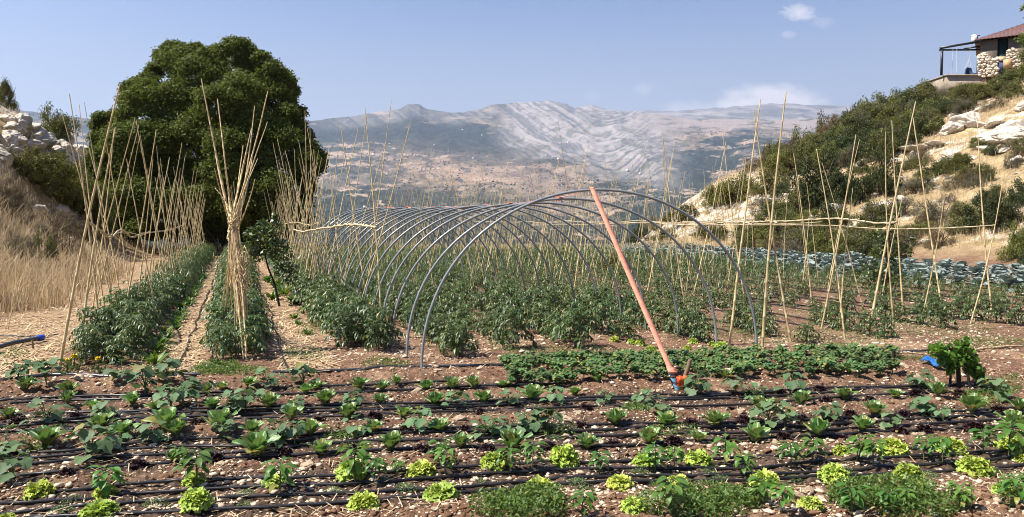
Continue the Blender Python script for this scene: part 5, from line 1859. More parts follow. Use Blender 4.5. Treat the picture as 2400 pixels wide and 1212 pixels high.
# straw sheaf and its binding
mb = MB()
rg = np.random.default_rng(71)
wc = P(547, 525, 8.95)
ec = P(568, 742, 8.75)
for k in range(330):
    a, r = rg.uniform(0, 6.28), rg.random() ** .5
    off0 = np.array((math.cos(a) * .042 * r, math.sin(a) * .04 * r, 0))
    off1 = np.array((math.cos(a + .4) * .062 * r, math.sin(a + .4) * .06 * r, 0))
    t0, t1 = rg.uniform(-.04, .4), rg.uniform(.55, 1.04)
    p0, p1 = wc + (ec - wc) * t0 + off0, wc + (ec - wc) * t1 + off1
    m_ = (p0 + p1) / 2 + rg.normal(0, .02, 3)
    tube(mb, [p0, m_, p1], [.004, .006, .003], 4, 0, False)
for k in range(26):                                    # loose loops of straw
    c = P(568 + rg.uniform(-18, 14), rg.uniform(590, 670), 8.72)
    R_ = rg.uniform(.05, .13)
    a = np.linspace(rg.uniform(0, 6), rg.uniform(7, 11), 12)
    ax = rg.normal(size=3); ax /= np.linalg.norm(ax)
    bx = np.cross(ax, (0, 0, 1)); bx /= np.linalg.norm(bx)
    tube(mb, c + R_ * (np.cos(a)[:, None] * bx * .6 + np.sin(a)[:, None] * np.array((0, 0, 1))), .0035, 3, 0, False)
mb.V = [v - np.array(T.location) for v in mb.V]
ob('straw_sheaf', mb.mesh('straw_sheaf', [M['straw']]), T)
mb = MB()
for z_ in (0.0, -.05, .05, -.14):
    a = np.linspace(0, 6.5, 22)
    tube(mb, wc - np.array(T.location) + np.stack([np.cos(a) * .06, np.sin(a) * .056, z_ + .03 * np.sin(a * 2 + z_ * 40)], 1), .006, 5)
ob('binding', mb.mesh('straw_binding', [M['straw']], True), T)

# 3: left foot of the hoops
T = trellis('dense cane trellis with a thick rail standing left of the hoops', 9.2, 1.5)
for b, t in [((825, 768), (962, 287)), ((897, 790), (855, 250)), ((850, 735), (917, 235)), ((868, 742), (798, 290)), ((800, 715), (860, 270)), ((785, 700), (905, 330)), ((760, 690), (840, 300)), ((812, 705), (770, 350)), ((745, 690), (795, 330)), ((720, 668), (715, 258)), ((735, 672), (727, 303)), ((770, 690), (700, 330)), ((755, 680), (668, 352)), ((725, 660), (650, 325)), ((700, 650), (640, 335)), ((712, 655), (690, 350)), ((690, 640), (670, 380)), ((705, 640), (655, 380)), ((780, 680), (720, 300)), ((738, 660), (815, 340)), ((695, 650), (745, 380)), ((685, 640), (725, 400)), ((715, 650), (650, 420)), ((765, 665), (735, 350))]:
    pcane(T, b, t, 1.0)
pair_row(T, 1.5, 14, 35, .75, 2.4, 3.3, 603, .3, .95, 1.5, .05)
rail(T, [P(882, 534, 9.0), P(862, 529, 9.3), P(838, 527, 9.7), P(812, 527, 10.2), P(786, 531, 10.9), P(760, 534, 11.6), P(735, 538, 12.5), P(710, 543, 13.6), P(690, 540, 15)], .017, .02, 6, 5)
row_rail(T, 1.5, 15, 34, 1.55, 6)

# rows under and beyond the hoops
T = trellis('sparse thin canes standing in the tomato rows inside the hoops', 15, 4.1)
pair_row(T, 3.3, 13.5, 37, 1.05, 1.2, 3.3, 604, .3, .7, 1.5, .2)
pair_row(T, 4.7, 14, 37, 1.05, 1.2, 3.4, 605, .3, .7, 1.5, .2)
row_rail(T, 4.7, 24, 37, 1.6, 7, .01)
T = trellis('long cane trellis just right of the hoops, ending in a tall thick cane', 9.6, 6.4)
for b, t, th in [((1708, 805), (1782, 233), 1.2), ((1786, 812), (1842, 216), 1.5), ((1856, 800), (1766, 258), 1.15), ((1748, 708), (1693, 306), 1.0), ((1608, 722), (1552, 312), 1.0), ((1700, 690), (1748, 372), .9)]:
    pcane(T, b, t, th)
pair_row(T, 6.3, 13, 37, .66, 2.4, 3.7, 606, .32, .8, 1.55, .08)
rail(T, [P(1822, 522, 9.7), P(1800, 519, 10), P(1760, 522, 10.8), P(1715, 520, 11.8), P(1670, 524, 13), P(1600, 527, 15), P(1520, 522, 17.5), P(1440, 524, 20), P(1360, 526, 24), P(1240, 528, 29)], .011, .02, 6, 8)
T = trellis('cane trellis with a gently curved rail, second right of the hoops', 10.3, 8.7)
for b, t, th in [((1923, 767), (2006, 315), 1.0), ((1982, 793), (1914, 351), 1.05), ((2025, 717), (1926, 380), .9), ((1967, 768), (1999, 440), .85), ((2034, 778), (2146, 238), 1.2), ((2097, 768), (2075, 308), .95), ((1904, 712), (1860, 360), .9)]:
    pcane(T, b, t, th)
pair_row(T, 8.4, 13.5, 37, .72, 2.4, 3.6, 607, .32, .8, 1.55, .1)
rail(T, [P(2103, 519, 10.9), P(2080, 524, 11), P(2030, 520, 11.3), P(1985, 514, 11.6), P(1950, 512, 12), P(1900, 515, 12.6), P(1850, 518, 13.2), P(1790, 520, 14), P(1700, 519, 16), P(1600, 520, 19)], .015, .012, 6, 9)
T = trellis('cane trellis with a straight thin rail, third right of the hoops', 10.5, 10.1)
for b, t, th in [((2062, 715), (2114, 465), .9), ((2118, 734), (2090, 282), .95)]:
    pcane(T, b, t, th)
pair_row(T, 10.0, 14, 37, .76, 2.3, 3.6, 608, .32, .75, 1.55, .12)
row_rail(T, 10.0, 14, 36, 1.6, 10, .011)
T = trellis('outermost cane trellis at the right edge of the field with two leaning pairs', 9, 11.4)
for b, t, th in [((2160, 738), (2213, 463), 1.0), ((2212, 734), (2140, 276), 1.05), ((2272, 756), (2350, 425), .95), ((2328, 749), (2290, 276), 1.0), ((2288, 749), (2281, 690), .8)]:
    pcane(T, b, t, th)
pair_row(T, 11.6, 16, 37, .85, 2.3, 3.5, 609, .3, .75, 1.55, .15)
rail(T, [P(2332, 528, 11.9), P(2280, 531, 12.1), P(2200, 535, 12.6), P(2100, 537, 13.2), P(2000, 533, 13.8), P(1960, 529, 14), P(1860, 528, 15), P(1700, 527, 17), P(1580, 528, 19)], .010, .012, 6, 11)
T = trellis('last row of thin canes next to the blue-green cabbages', 27, 13)
pair_row(T, 13.1, 13.5, 38, .72, 2.2, 3.6, 610, .3, .75, 1.5, .2)
row_rail(T, 13.1, 14, 37, 1.58, 12, .009)
# canes lying loose
mb = None
g1, g2 = G(1830, 858), G(2105, 846)
for a, b_, lab in [((2272, 832), (2396, 818), 'dry cane lying on the soil right of the mulberry sapling'), ((2040, 852), (2190, 840), 'dry cane lying on the soil left of the mulberry sapling')]:
    p, q = G(*a), G(*b_)
    p[2] = float(ground_z(p[0], p[1])[0]) + .02; q[2] = float(ground_z(q[0], q[1])[0]) + .02
    o = cane(None, p, q, 1.3)
    tag(o, lab, 'cane', 'loose canes on the ground')

# ---------------------------------------------------------------- hoops and strap
HN = 20
APEX = []
for k in range(HN):
    ul, ur = 7.80 + .79 * k, 7.22 + .80 * k + .02 * k
    vl, vr = 1.86 + .01 * math.sin(k * 2.1), 5.82 - .012 * k + .03 * math.sin(k * 1.7)
    hgt = [1.98, 1.91, 1.885, 1.88, 1.87, 1.87][k] if k < 6 else 1.87 + .011 * (k - 5) + .012 * math.sin(k * 2.7)
    a = np.array((*xy(ul, vl), 0)); b = np.array((*xy(ur, vr), 0))
    a[2], b[2] = hz(a[0], a[1]), hz(b[0], b[1])
    th = np.linspace(0, math.pi, 49)
    c = (a + b) / 2
    h_ = (b - a) / 2
    ex = 1.0
    sx, sz = np.cos(math.pi - th), np.sin(th)
    sx = np.sign(sx) * np.abs(sx) ** 1.0
    pts = c + h_ * sx[:, None] + np.array((0, 0, 1.0)) * (np.abs(sz) ** .93 * hgt)[:, None]
    pts = np.concatenate([[pts[0] - np.array((0, 0, .12))], pts, [pts[-1] - np.array((0, 0, .12))]])
    mb = MB()
    pts = pts + rg.normal(0, .012, 3) * np.sin(np.linspace(0, math.pi, len(pts)))[:, None] + rg.normal(0, .008, 3) * np.sin(np.linspace(0, 2 * math.pi, len(pts)))[:, None]
    tube(mb, pts - c, .0158, 10)
    nm_ = 'nearest' if k == 0 else ordinal(k + 1)
    tag(ob('pipe_hoop', mb.mesh('pipe_hoop', [M['pipe']], True), None, c), f'grey plastic pipe hoop, {nm_} of the tunnel' + (', strap hanging over its top' if k == 0 else ' counted from the front'), 'hoop', 'pipe hoops of the tunnel')
    APEX.append(pts[25] + np.array((0, 0, .024)))
SA = APEX[0]
foot = P(1573, 868, 7.12)
st = empty('ratchet_strap', foot)
tag(st, 'long salmon-orange webbing strap tying the hoop tops down to a wooden stake', 'strap')


def ribbon(mb, pts, w, side, m=0, th=.003):
    pts = np.asarray(pts, float)
    side = np.asarray(side, float)
    if side.ndim == 1: side = np.repeat(side[None], len(pts), 0)
    side = side / np.linalg.norm(side, axis=1)[:, None]
    T_ = np.gradient(pts, axis=0)
    nr = np.cross(T_, side)
    nr /= np.linalg.norm(nr, axis=1)[:, None] + 1e-9
    n = len(pts)
    V = np.concatenate([pts - side * w / 2 + nr * th / 2, pts + side * w / 2 + nr * th / 2, pts + side * w / 2 - nr * th / 2, pts - side * w / 2 - nr * th / 2])
    k = np.arange(n - 1)
    Fq_ = np.concatenate([np.stack([a * n + k, b * n + k, b * n + k + 1, a * n + k + 1], 1) for a, b in ((0, 1), (1, 2), (2, 3), (3, 0))])
    mb.add(V, Fq_, m)


mb = MB()
sd = np.array((.98, .2, 0))
top = P(1387, 446, SA[1] + .02)
SA0 = np.array((top[0], SA[1], SA[2]))
ribbon(mb, np.array([foot + (SA0 + np.array((0, -.028, -.012)) - foot) * t - np.array((0, 0, .012 * math.sin(math.pi * t))) for t in np.linspace(0, 1, 16)]) - foot, .058, sd)
wrap = [SA0 + np.array((0, .027 * math.cos(a) * -1, .03 * math.sin(a) - .024)) for a in np.linspace(.5, 2.9, 8)]
ribbon(mb, np.array(wrap) - foot, .058, sd)
ob('webbing', mb.mesh('strap_webbing', [M['strap']]), st)
mb = MB()
prev = SA0 + np.array((0, .02, -.01))
for k in range(1, HN):
    q = APEX[k] + np.array((-.13 if k < 4 else 0, 0, .0))
    q[2] = APEX[k][2] - .006
    mid = (prev + q) / 2 - np.array((0, 0, .014))
    ribbon(mb, np.array([prev, mid, q]) - foot, .05, np.array((.9, .2, .25)) if k < 3 else sd)
    prev = q
ob('webbing', mb.mesh('strap_ridge', [M['strap']]), st)
mb = MB()
for k in (1, 2, 3, 6, 7, 9, 12, 15, 18):
    q = APEX[k] + np.array((-.13 if k < 4 else 0, 0, -.024))
    a = np.linspace(0, 6.28, 13)
    e = xy(0, 1)
    for s in (-.03, 0, .03):
        tube(mb, q - foot + np.stack([e[0] * s + 0 * a - .33 * 0, e[1] * s + np.cos(a) * .024, np.sin(a) * .024], 1), .007, 5)
ob('wrap', mb.mesh('strap_wrap', [M['redorange']]), st)
# lower end: folded webbing, buckle, label band, knotted cloth
fx = lambda px, py, dy=0.0: P(px, py, 7.1 + dy) - foot
mb = MB()
for k in range(4):
    box(mb, fx(1572 + k * 1.2, 862 + k * 3.2, -.012 * k), (.085, .02, .02), rot=Matrix.Rotation(.12, 3, 'Y'))
ob('fold', mb.mesh('strap_fold', [M['strap']]), st)
mb = MB()
bar(mb, fx(1566, 875, -.02), fx(1580, 875, -.02), .02, .045)
bar(mb, fx(1567, 881, -.03), fx(1581, 880, -.03), .012, .01)
ob('buckle', mb.mesh('strap_buckle', [M['steel']]), st)
mb = MB()
for (a, b_) in (((1577, 886), (1583.5, 897.5)), ((1583.5, 901), (1590, 918))):
    ribbon(mb, np.array([fx(*a, -.05), fx((a[0] + b_[0]) / 2, (a[1] + b_[1]) / 2, -.06), fx(*b_, -.05)]), .055, (1, .2, -.15))
ob('label_band', mb.mesh('strap_label', [M['tagblue']]), st)
mb = MB()
ribbon(mb, np.array([fx(1571, 884, -.03), fx(1577, 899, -.05), fx(1588, 921, -.03)]), .03, (1, .2, -.2))
bar(mb, fx(1576, 900, -.07), fx(1590, 899, -.07), .006, .008)
bar(mb, fx(1571, 885, -.055), fx(1584, 884, -.055), .006, .012)
ob('band', mb.mesh('strap_band', [M['black']]), st)
mb = MB()
for pts, r in [([(1584, 886), (1592, 889), (1600, 889)], [.02, .04, .03]), ([(1600, 890), (1607, 886), (1612, 884)], [.03, .03, .012]), ([(1590, 890), (1590, 902), (1587, 921)], [.035, .03, .012]), ([(1597, 890), (1598, 900), (1596, 908)], [.035, .03, .02]), ([(1603, 889), (1603, 897), (1599, 905)], [.03, .02, .012])]:
    tube(mb, spline([fx(*p, -.03) for p in pts], 4), np.interp(np.linspace(0, 2, 9), [0, 1, 2], r), 8)
ob('knot', mb.mesh('strap_knot', [M['redorange']], True), st)
mb = MB()
s0, s1 = P(1601, 893, 7.15), P(1618, 842, 7.15)
s00 = s0 + (s0 - s1) * .45
tube(mb, [s00 - s0, (s1 - s0) * .0, (s1 - s0) * .5 + np.array((.004, 0, 0)), (s1 - s0)], [.012, .02, .021, .019], 8)
tag(ob('wooden_stake', mb.mesh('wooden_stake', [M['stake']], True), None, s0), 'leaning brown wooden stake that holds the orange strap', 'stake')

# ---------------------------------------------------------------- hoses and pipes
def hose(nm, pts_xy, r, label, cat, group, mat, lift=.75, n=10, wob=.006, seed=0):
    rg = np.random.default_rng(seed)
    p = spline(np.array(pts_xy), n)
    nn = fbm(np.arange(len(p)) * .35, np.zeros(len(p)) + seed, seed, 3) - .5
    p = p + np.stack([nn * wob, nn * wob * 3], 1)
    z = ground_z(p[:, 0], p[:, 1])
    zs = np.convolve(np.pad(z, 10, mode='edge'), np.ones(21) / 21, 'valid')
    z = np.maximum(z - .012, zs) + r * lift
    mb = MB()
    c = np.array((p[0, 0], p[0, 1], z[0]))
    tube(mb, np.stack([p[:, 0], p[:, 1], z], 1) - c, r, 8)
    return tag(ob(nm, mb.mesh(nm, [mat], True), None, c), label, cat, group)


HL = {'a': 'front lettuce bed', 'b': 'middle romaine bed', 'c': 'back salad bed', 'd': 'cucumber strip behind the salad beds'}
for k, (nm, a) in enumerate(HOSE_XY.items()):
    hose('drip_hose', a, .0108, f'black drip hose, {ordinal(int(nm[1]))} from the camera side in the {HL[nm[0]]}', 'hose', 'drip hoses', M['hose'], 1.3, 10, .012, k)
hose('water_pipe', HEAD_L, .02, 'thick black supply pipe lying in front of the cane trellises at left', 'pipe', 'supply pipes', M['blackpipe'], .9, 8, .01, 50)
hose('water_pipe', HEAD_R, .017, 'long dark supply pipe lying behind the bush beans and hoop feet', 'pipe', 'supply pipes', M['blackpipe'], .8, 8, .01, 51)
for k, (v, nm) in enumerate([(-.62, 'on the first straw path'), (.52, 'on the second straw path'), (6.75, 'right of the hoops, first'), (7.3, 'right of the hoops, second'), (8.2, 'right of the hoops, third'), (8.8, 'right of the hoops, fourth'), (9.75, 'right of the hoops, fifth'), (10.2, 'right of the hoops, sixth'), (11.2, 'right of the hoops, seventh'), (11.65, 'right of the hoops, eighth'), (12.7, 'right of the hoops, ninth'), (13.2, 'right of the hoops, tenth'), (14.3, 'right of the hoops, eleventh'), (15.5, 'beside the cabbages')]):
    u0 = 8.2 if v < 6 else 9.0 - .06 * (v - 6.5)
    hose('drip_hose', [xy(u, v) for u in np.arange(u0, 30, 2.2)], .011, f'black drip hose running away between tomato rows, {nm}', 'hose', 'drip hoses', M['hose'], 1.8, 8, .05, 60 + k)
# capped pipe at left
mb = MB()
pa, pb = gpx(-60, 838), P(90, 793, 9.9)
pa[2] += .12
mid = (pa + pb) / 2 + np.array((0, 0, .03))
cp = empty('capped_pipe', pa)
tag(cp, 'dark pipe with a bright blue cap at the left edge', 'pipe')
pts = spline([pa - pa, mid - pa, pb - pa], 8)
tube(mb, pts, .028, 10)
ob('pipe', mb.mesh('capped_pipe_tube', [M['blackpipe']], True), cp)
mb = MB()
dr = (pb - mid) / np.linalg.norm(pb - mid)
tube(mb, [pb - pa - dr * .02, pb - pa, pb - pa + dr * .07, pb - pa + dr * .1, pb - pa + dr * .115], [.03, .042, .045, .04, .015], 12)
ob('cap', mb.mesh('pipe_cap', [M['blue']], True), cp)
mb = MB()
gs = gpx(78, 815)
tube(mb, [gs, P(76, 797, gs[1])], .012, 5)
tag(ob('pipe_peg', mb.mesh('pipe_peg', [M['stake']])), 'short dark peg propping up the blue-capped pipe', 'peg')
hose('drip_hose', [G(-60, 785)[:2], G(40, 786)[:2], G(90, 788)[:2], G(135, 782)[:2]], .012, 'thin black hose lying behind the blue-capped pipe', 'hose', 'drip hoses', M['hose'], .9, 8, .02, 90)

# ---------------------------------------------------------------- saplings, cloth, flowers
def sapling(name, label, base, trunk, crown, mat, leaf, seed, bark='darkbark', asp=.55, cat='sapling'):
    rg = np.random.default_rng(seed)
    o = empty(name, base)
    tag(o, label, cat)
    mb = MB()
    t = spline([np.asarray(p) - base for p in trunk], 6)
    tube(mb, t, np.linspace(.024, .012, len(t)), 7)
    ob('trunk', mb.mesh(name + '_trunk', [M[bark]], True), o)
    PT, mbb = [], MB()
    for c, r, n in crown:
        p, d = clump_points(np.asarray(c) - base, np.asarray(r), n, rg, .5)
        PT.append(p)
        e = np.asarray(c) - base
        tube(mbb, [t[-1], (t[-1] + e) / 2 + rg.normal(0, .03, 3), e], [.012, .008, .004], 5, 0, False)
        for q in p[:8]:
            tube(mbb, [e, q], [.005, .002], 3, 0, False)
    V, Fq = leaf_quads(np.concatenate(PT), leaf, .4, asp, rg)
    ob('crown', make_mesh(name + '_crown', V, Fq, [M[mat]]), o)
    ob('branches', mbb.mesh(name + '_branches', [M[bark]]), o)
    return o


b = gpx(657, 716)
Yb = b[1]
def cl(px, py, rx, ry, Y, n): return (P(px, py, Y), (rx * Y / F, rx * Y / F, ry * Y / F), n)
sapling('apple_sapling', 'young apple sapling with a bare leaning black trunk by the second straw path', b, [b, P(643, 665, Yb), P(628, 625, Yb), P(620, 590, Yb)],
        [cl(598, 570, 32, 26, Yb, 150), cl(640, 572, 36, 30, Yb, 190), cl(620, 545, 32, 26, Yb, 150), cl(648, 535, 24, 22, Yb, 80), cl(662, 600, 32, 34, Yb, 150), cl(590, 545, 20, 16, Yb, 60), cl(616, 525, 14, 18, Yb, 40), cl(645, 512, 8, 20, Yb, 30), cl(672, 640, 32, 36, Yb, 160), cl(600, 595, 22, 20, Yb, 80)], 'apple', .10, 5)
b = gpx(2075, 690); Yb = b[1]
sapling('plum_sapling', 'tall thin dark-leaved sapling standing among the right-hand canes', b, [b, P(2078, 640, Yb), P(2080, 590, Yb), P(2085, 540, Yb)],
        [cl(2068, 585, 22, 26, Yb, 70), cl(2100, 560, 24, 30, Yb, 80), cl(2120, 590, 24, 26, Yb, 70), cl(2085, 520, 18, 26, Yb, 55), cl(2060, 550, 14, 22, Yb, 40), cl(2105, 490, 12, 24, Yb, 35), cl(2138, 560, 14, 20, Yb, 36), cl(2090, 620, 26, 24, Yb, 90), cl(2045, 640, 40, 36, Yb, 260), cl(2085, 655, 36, 30, Yb, 200)], 'apple', .10, 6)
b = gpx(2249, 903); Yb = b[1]
sapling('mulberry_sapling', 'low bushy mulberry sapling with a blue sheet caught behind it', b, [b, P(2246, 870, Yb), P(2243, 845, Yb), P(2240, 825, Yb)],
        [cl(2200, 820, 24, 14, Yb, 70), cl(2215, 840, 22, 20, Yb, 80), cl(2250, 815, 26, 16, Yb, 80), cl(2262, 805, 10, 12, Yb, 26), cl(2240, 838, 30, 22, Yb, 130), cl(2268, 840, 22, 24, Yb, 90), cl(2280, 862, 22, 22, Yb, 100), cl(2295, 878, 14, 16, Yb, 50), cl(2228, 862, 14, 18, Yb, 40)], 'fig', .066, 8, 'darkbark', .75)
for k, (a, q) in enumerate([((2279, 908), (2262, 850)), ((2226, 900), (2228, 875)), ((2279, 905), (2288, 896))]):
    mb = MB()
    g = gpx(*a)
    tube(mb, [g, P(q[0], q[1], g[1])], [.016, .01], 6)
    tag(ob('stick', mb.mesh('stick', [M['darkbark']])), ['thin dark stick leaning into the mulberry sapling from the right', 'short dark stick left of the mulberry trunk', 'stubby broken stick right of the mulberry sapling'][k], 'stick')
# blue sheet
nu, nv_ = 26, 12
uu, vv = np.meshgrid(np.linspace(0, 1, nu), np.linspace(0, 1, nv_), indexing='ij')
c0_, c1_ = G(2176, 864), G(2230, 884)
bx_ = c0_[0] + (c1_[0] - c0_[0]) * uu + .05 * np.sin(vv * 7)
by_ = c0_[1] + (c1_[1] - c0_[1]) * uu + .18 * (vv - .3)
bz_ = ground_z(bx_.ravel(), by_.ravel()).reshape(bx_.shape) + .02 + .045 * np.abs(np.sin(uu * 6 + vv * 4)) + .03 * fbm(uu * 8, vv * 6, 4, 3)
i, j = np.meshgrid(np.arange(nu - 1), np.arange(nv_ - 1), indexing='ij')
me = make_mesh('blue_sheet', np.stack([bx_, by_, bz_], -1).reshape(-1, 3), np.stack([i * nv_ + j, (i + 1) * nv_ + j, (i + 1) * nv_ + j + 1, i * nv_ + j + 1], -1).reshape(-1, 4), [M['cloth']], None, True)
tag(ob('blue_sheet', me), 'crumpled bright blue sheet lying left of the mulberry sapling', 'sheet')
# dark posts near the beans
for k, (a, q) in enumerate([((2091, 872), (2094, 822)), ((2043, 843), (2043, 833)), ((2032, 845), (2031, 815))]):
    mb = MB()
    g = gpx(*a)
    tube(mb, [g, P(q[0], q[1], g[1])], [.017, .015], 6)
    tag(ob('peg', mb.mesh('peg', [M['darkbark']])), ['black upright peg at the right end of the bush beans', 'short dark peg by the long supply pipe', 'thin dark peg left of the short one by the supply pipe'][k], 'peg')
# marigolds
for k, (px, py, s) in enumerate([(174, 836, .04), (157, 845, .028), (230, 841, .03), (265, 816, .018)]):
    g = gpx(px + 3, py + 34)
    o = empty('marigold', g)
    tag(o, ['big yellow marigold below the leftmost trellis cane', 'small yellow marigold left of the big one', 'yellow marigold right of the big one in the first tomato row', 'tiny yellow marigold half hidden among the tomato leaves'][k], 'flower', 'marigolds')
    tp = P(px, py, g[1] - .12) - g
    mb = MB(); tube(mb, [(0, 0, 0), tp * .5, tp], .004, 5); ob('stem', mb.mesh('marigold_stem', [M['stem']]), o)
    mb = MB()
    rgk = random.Random(k)
    for i in range(40):
        el = math.asin((i + .5) / 40)
        blade(mb, tp + np.array((0, 0, .0)), i * 2.4, el, el - .6, s * 1.05, s * .6, 2, (-1, 0, 1), .2, 0, 5, .5, .7, 0, None, rgk)
    ob('bloom', mb.mesh('marigold_bloom', [M['yellow']]), o)
    V, Fq = leaf_quads(clump_points(np.array((tp[0] * .5, tp[1] * .5, tp[2] * .45)), np.array((.1, .1, tp[2] * .5)), 120, np.random.default_rng(k))[0], .05, .3, .35)
    ob('foliage', make_mesh('marigold_foliage', V, Fq, [M['tomato']]), o)
# young yellow-green seedlings by the hoops
k = 0
for px, py, w in [(1690, 812, 34), (1722, 832, 30), (1745, 836, 26), (1500, 806, 28), (1525, 822, 30), (1540, 842, 30), (1480, 802, 24), (1440, 796, 26), (1625, 800, 26), (1670, 806, 22), (1610, 815, 22)]:
    k += 1
    g = G(px, py)
    tag(ob('lettuce_seedling', LET[k % 4], None, (g[0], g[1], float(ground_z(g[0], g[1])[0])), random.uniform(0, 6.28), w * g[1] / F / .8), f'small yellow-green lettuce seedling behind the bush beans, {ordinal(k)} of its row', 'lettuce', 'lettuce seedlings behind the beans')

# ---------------------------------------------------------------- stones, straw, weeds
ROCKPX = [(1077, 982, 34), (977, 919, 28), (1330, 985, 30), (1315, 975, 26), (1360, 972, 22), (1257, 1050, 36), (1217, 1066, 30), (1300, 1164, 30), (1382, 1164, 28), (1337, 1156, 30), (1353, 1174, 22), (1873, 1168, 32), (1895, 1160, 34), (1817, 1170, 24), (1820, 1032, 30), (1928, 1030, 30), (2160, 1016, 28), (2003, 1062, 34), (2035, 1064, 20), (1737, 965, 24), (517, 1090, 30), (717, 1090, 42), (187, 896, 30), (205, 890, 20), (1700, 915, 34), (1770, 900, 30), (1920, 1140, 24), (2120, 868, 30), (2150, 886, 24), (2190, 892, 30), (2205, 900, 26), (1505, 920, 26), (1545, 915, 24), (1160, 1172 - 80, 20), (880, 1200, 22), (1130, 1195, 26), (1020, 1205, 22), (560, 1060, 22), (1060, 1085, 24), (940, 1075, 22), (630, 1205, 24), (770, 1200, 26), (1960, 1165, 22), (2050, 1160, 20), (2230, 1150, 22), (2330, 1150, 20)]
for k, (px, py, w) in enumerate(sorted(ROCKPX)):
    g = G(px, py)
    s = w * g[1] / F
    z = float(ground_z(g[0], g[1])[0])
    o = ob('field_rock', FROCKS[k % 5], None, (g[0], g[1], z + s * .1), (random.uniform(-.5, .5), random.uniform(-.5, .5), random.uniform(0, 6.28)), (s * .55, s * .42, s * .5))
    tag(o, f'pale tan field stone between the salad rows, {ordinal(k + 1)} counted from the left', 'stone', 'larger stones in the beds')
rg = np.random.default_rng(81)
n = 30000
px, py = rg.uniform(-80, 2480, n), 828 + (1235 - 828) * rg.random(n) ** .8
gx2 = (px - 1200) / F; dd = CAMZ * F / (py - 520)
x, y = gx2 * dd, dd
dens = .25 + .75 * sst(.42, .66, fbm(x * 1.3, y * 1.3, 82, 4)) + .2 * (px > 1200)
k = rg.random(n) < dens * .8
x, y = x[k], y[k]
dhx = hose_dist(x, y)
k = (dhx > .045)
x, y = x[k], y[k]
s = np.clip(rg.lognormal(-5.05, .6, len(x)), .002, .026) * (1 + .05 * y)
rv3, rf3 = rock_verts(0, 91, .75, .5, 6)
V, Fq = merged(rv3, rf3, np.stack([x, y, ground_z(x, y) + s * .15], 1), rg.uniform(0, 6.28, len(x)), np.stack([s * rg.uniform(.8, 1.5, len(s)), s, s * rg.uniform(.6, 1.1, len(s))], 1))
# each stone tilted its own way
sm = leaf_mat('small_stone', (.34, .23, .145), (.76, .63, .47), 0, .9, .2, var=0, scale=2)
tag(ob('gravel', make_mesh('gravel', V, Fq, [sm])), 'small pale stones scattered over the brown soil', None, None, 'stuff')
rv4, rf4 = rock_verts(1, 92, .9, .7, 6)
n = 16000
px, py = rg.uniform(-80, 2480, n), 840 + (1235 - 840) * rg.random(n)
dd = CAMZ * F / (py - 520)
x, y = (px - 1200) / F * dd, dd
k = hose_dist(x, y) > .075
x, y = x[k], y[k]
s = np.clip(rg.lognormal(-4.95, .55, len(x)), .003, .024)
V, Fq = merged(rv4, rf4, np.stack([x, y, ground_z(x, y) + s * .1], 1), rg.uniform(0, 6.28, len(x)), np.stack([s * 1.2, s, s * .9], 1))
cm = leaf_mat('soil_clod', (.075, .036, .02), (.24, .135, .078), 0, .95, .1, var=0, scale=2)
tag(ob('soil_clods', make_mesh('soil_clods', V, Fq, [cm])), 'brown clods of tilled soil over the beds', None, None, 'stuff')
n = 15000
px, py = rg.uniform(640, 2480, n), 600 + 240 * rg.random(n)
dd = CAMZ * F / (py - 520)
x, y = (px - 1200) / F * dd, dd
k = rg.random(n) < .2 + .8 * sst(.45, .62, fbm(x * .8, y * .8, 84, 4))
x, y = x[k], y[k]
s = np.clip(rg.lognormal(-4.3, .5, len(x)), .006, .05)
V, Fq = merged(rv3, rf3, np.stack([x, y, ground_z(x, y) + s * .15], 1), rg.uniform(0, 6.28, len(x)), np.stack([s * rg.uniform(.8, 1.5, len(s)), s, s * .8], 1))
tag(ob('pebbles', make_mesh('pebbles', V, Fq, [sm])), 'pale pebbles strewn between the tomato rows', None, None, 'stuff')
# straw litter
n = 150000
px, py = rg.uniform(-120, 2500, n), 600 + 630 * rg.random(n) ** 1.1
dd = CAMZ * F / (py - 520)
x, y = (px - 1200) / F * dd, dd
u_s, v_s = uv(x, y)
fm_, yh_ = front_mask(x, y)
path = np.maximum.reduce([np.exp(-((v_s + .72) / .34) ** 4), np.exp(-((v_s - .74) / .32) ** 4), sst(-1.8, -2.2, v_s) * .8 * (y > yh_)]) * (1 - fm_)
pr = np.maximum(path * .45, .05 - .03 * fm_)
k = rg.random(n) < pr
x, y = x[k], y[k]
L_ = rg.uniform(.03, .11, len(x)) * np.where(path[k] > .3, 1.6, 1) * (1 + .02 * y)
a = rg.uniform(0, 6.28, len(x))
w_ = np.where(path[k] > .3, .0032, .0017) * (1 + y * .12)
dvec = np.stack([np.cos(a), np.sin(a), rg.normal(0, .14, len(x))], 1) * L_[:, None] * .5
svec = np.stack([-np.sin(a), np.cos(a), 0 * a], 1) * w_[:, None]
c_ = np.stack([x, y, ground_z(x, y) + .012 + np.abs(dvec[:, 2]) * .8], 1)
V = np.stack([c_ - dvec - svec, c_ + dvec - svec, c_ + dvec + svec, c_ - dvec + svec], 1).reshape(-1, 3)
tag(ob('straw_litter', make_mesh('straw_litter', V, np.arange(len(V)).reshape(-1, 4), [M['strawlit']])), 'loose dry straw strewn over the paths and soil', None, None, 'stuff')
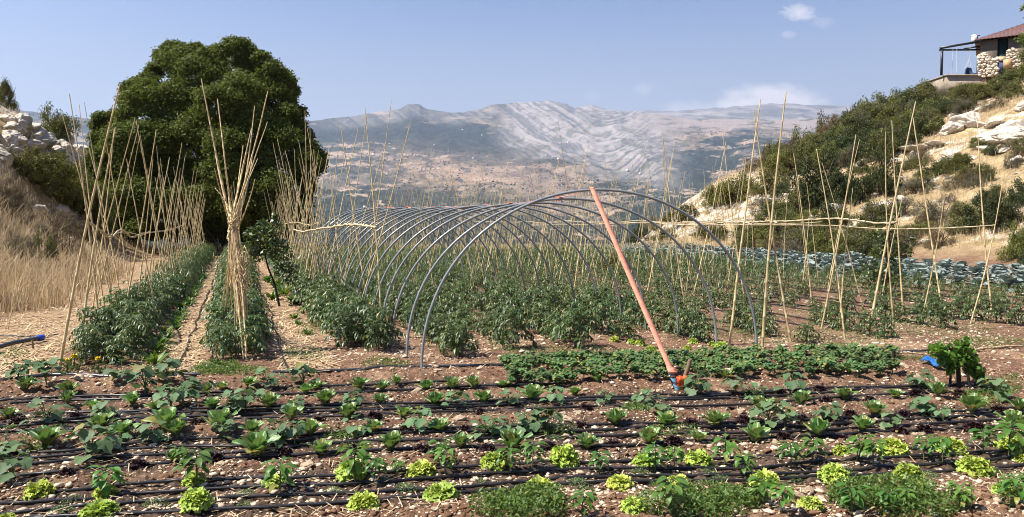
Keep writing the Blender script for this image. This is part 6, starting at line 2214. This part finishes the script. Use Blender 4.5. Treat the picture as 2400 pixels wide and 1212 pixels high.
# fine weeds
X_, Y_, H_ = [], [], []
for px0, py0, rx, ry, n, h in [(1230, 1205, 95, 26, 2300, .10), (1215, 1225, 120, 30, 1500, .12), (1690, 1196, 120, 26, 2800, .11), (1640, 1215, 160, 30, 1900, .12), (2080, 1190, 130, 30, 3400, .13), (2180, 1215, 120, 26, 1500, .12), (2395, 1180, 40, 40, 600, .1), (500, 872, 62, 16, 1500, .09), (560, 880, 70, 10, 800, .06), (900, 858, 60, 12, 500, .06), (710, 830, 50, 14, 500, .06), (720, 770, 30, 20, 350, .08), (1500, 960, 40, 14, 600, .06), (1590, 1010, 60, 20, 300, .06), (2320, 935, 60, 18, 700, .08), (2370, 915, 40, 20, 500, .07), (2150, 850, 60, 8, 300, .05), (1300, 1010, 60, 10, 300, .05), (790, 1020, 40, 14, 300, .06), (820, 1050, 50, 10, 300, .05), (60, 1050, 50, 14, 200, .05), (20, 830, 40, 14, 250, .08), (1950, 835, 160, 10, 500, .05), (1400, 845, 100, 10, 300, .05), (1900, 790, 220, 22, 1500, .08), (2150, 770, 200, 20, 1500, .09), (1650, 770, 150, 16, 900, .08), (2320, 800, 120, 14, 900, .07), (2050, 735, 260, 14, 1300, .12), (1300, 820, 140, 12, 700, .06)]:
    a = rg.uniform(0, 6.28, n); r = rg.random(n) ** .55
    px, py = px0 + np.cos(a) * r * rx, py0 + np.sin(a) * r * ry
    dd = CAMZ * F / (py - 520)
    X_.append((px - 1200) / F * dd); Y_.append(dd); H_.append(np.full(n, h * .72))
x, y, h_ = np.concatenate(X_), np.concatenate(Y_), np.concatenate(H_)
z = ground_z(x, y)
C_ = np.stack([x, y, z + rg.random(len(x)) ** 1.3 * h_], 1)
V1, F1 = leaf_quads(C_, .034, .4, .3, rg)
tag(ob('weeds', make_mesh('weeds', V1, F1, [M['weed']])), 'fine green weeds spreading in patches over the soil', None, None, 'stuff')
# dry twigs under the oak
mb = MB()
rg = np.random.default_rng(99)
tw = np.array((P(478, 575, 38)[0], 38.0, 0.0))
for k in range(60):
    a = rg.uniform(0, 6.28)
    p = tw + np.array((rg.uniform(-1.6, 1.6), rg.uniform(-.8, .8), 0))
    p[2] = hz(p[0], p[1])
    e = p + np.array((math.cos(a) * rg.uniform(.4, 1.3), math.sin(a) * .6, rg.uniform(.3, 1.3)))
    tube(mb, [p, (p + e) / 2 + rg.normal(0, .12, 3), e], [.02, .013, .005], 4, 0, False)
tag(ob('brushwood', mb.mesh('brushwood', [simple_mat('grey_twigs', (.16, .12, .08), (.3, .24, .17), .9)]), None), 'pile of dry grey twigs lying under the oak at the end of the path', 'brushwood')
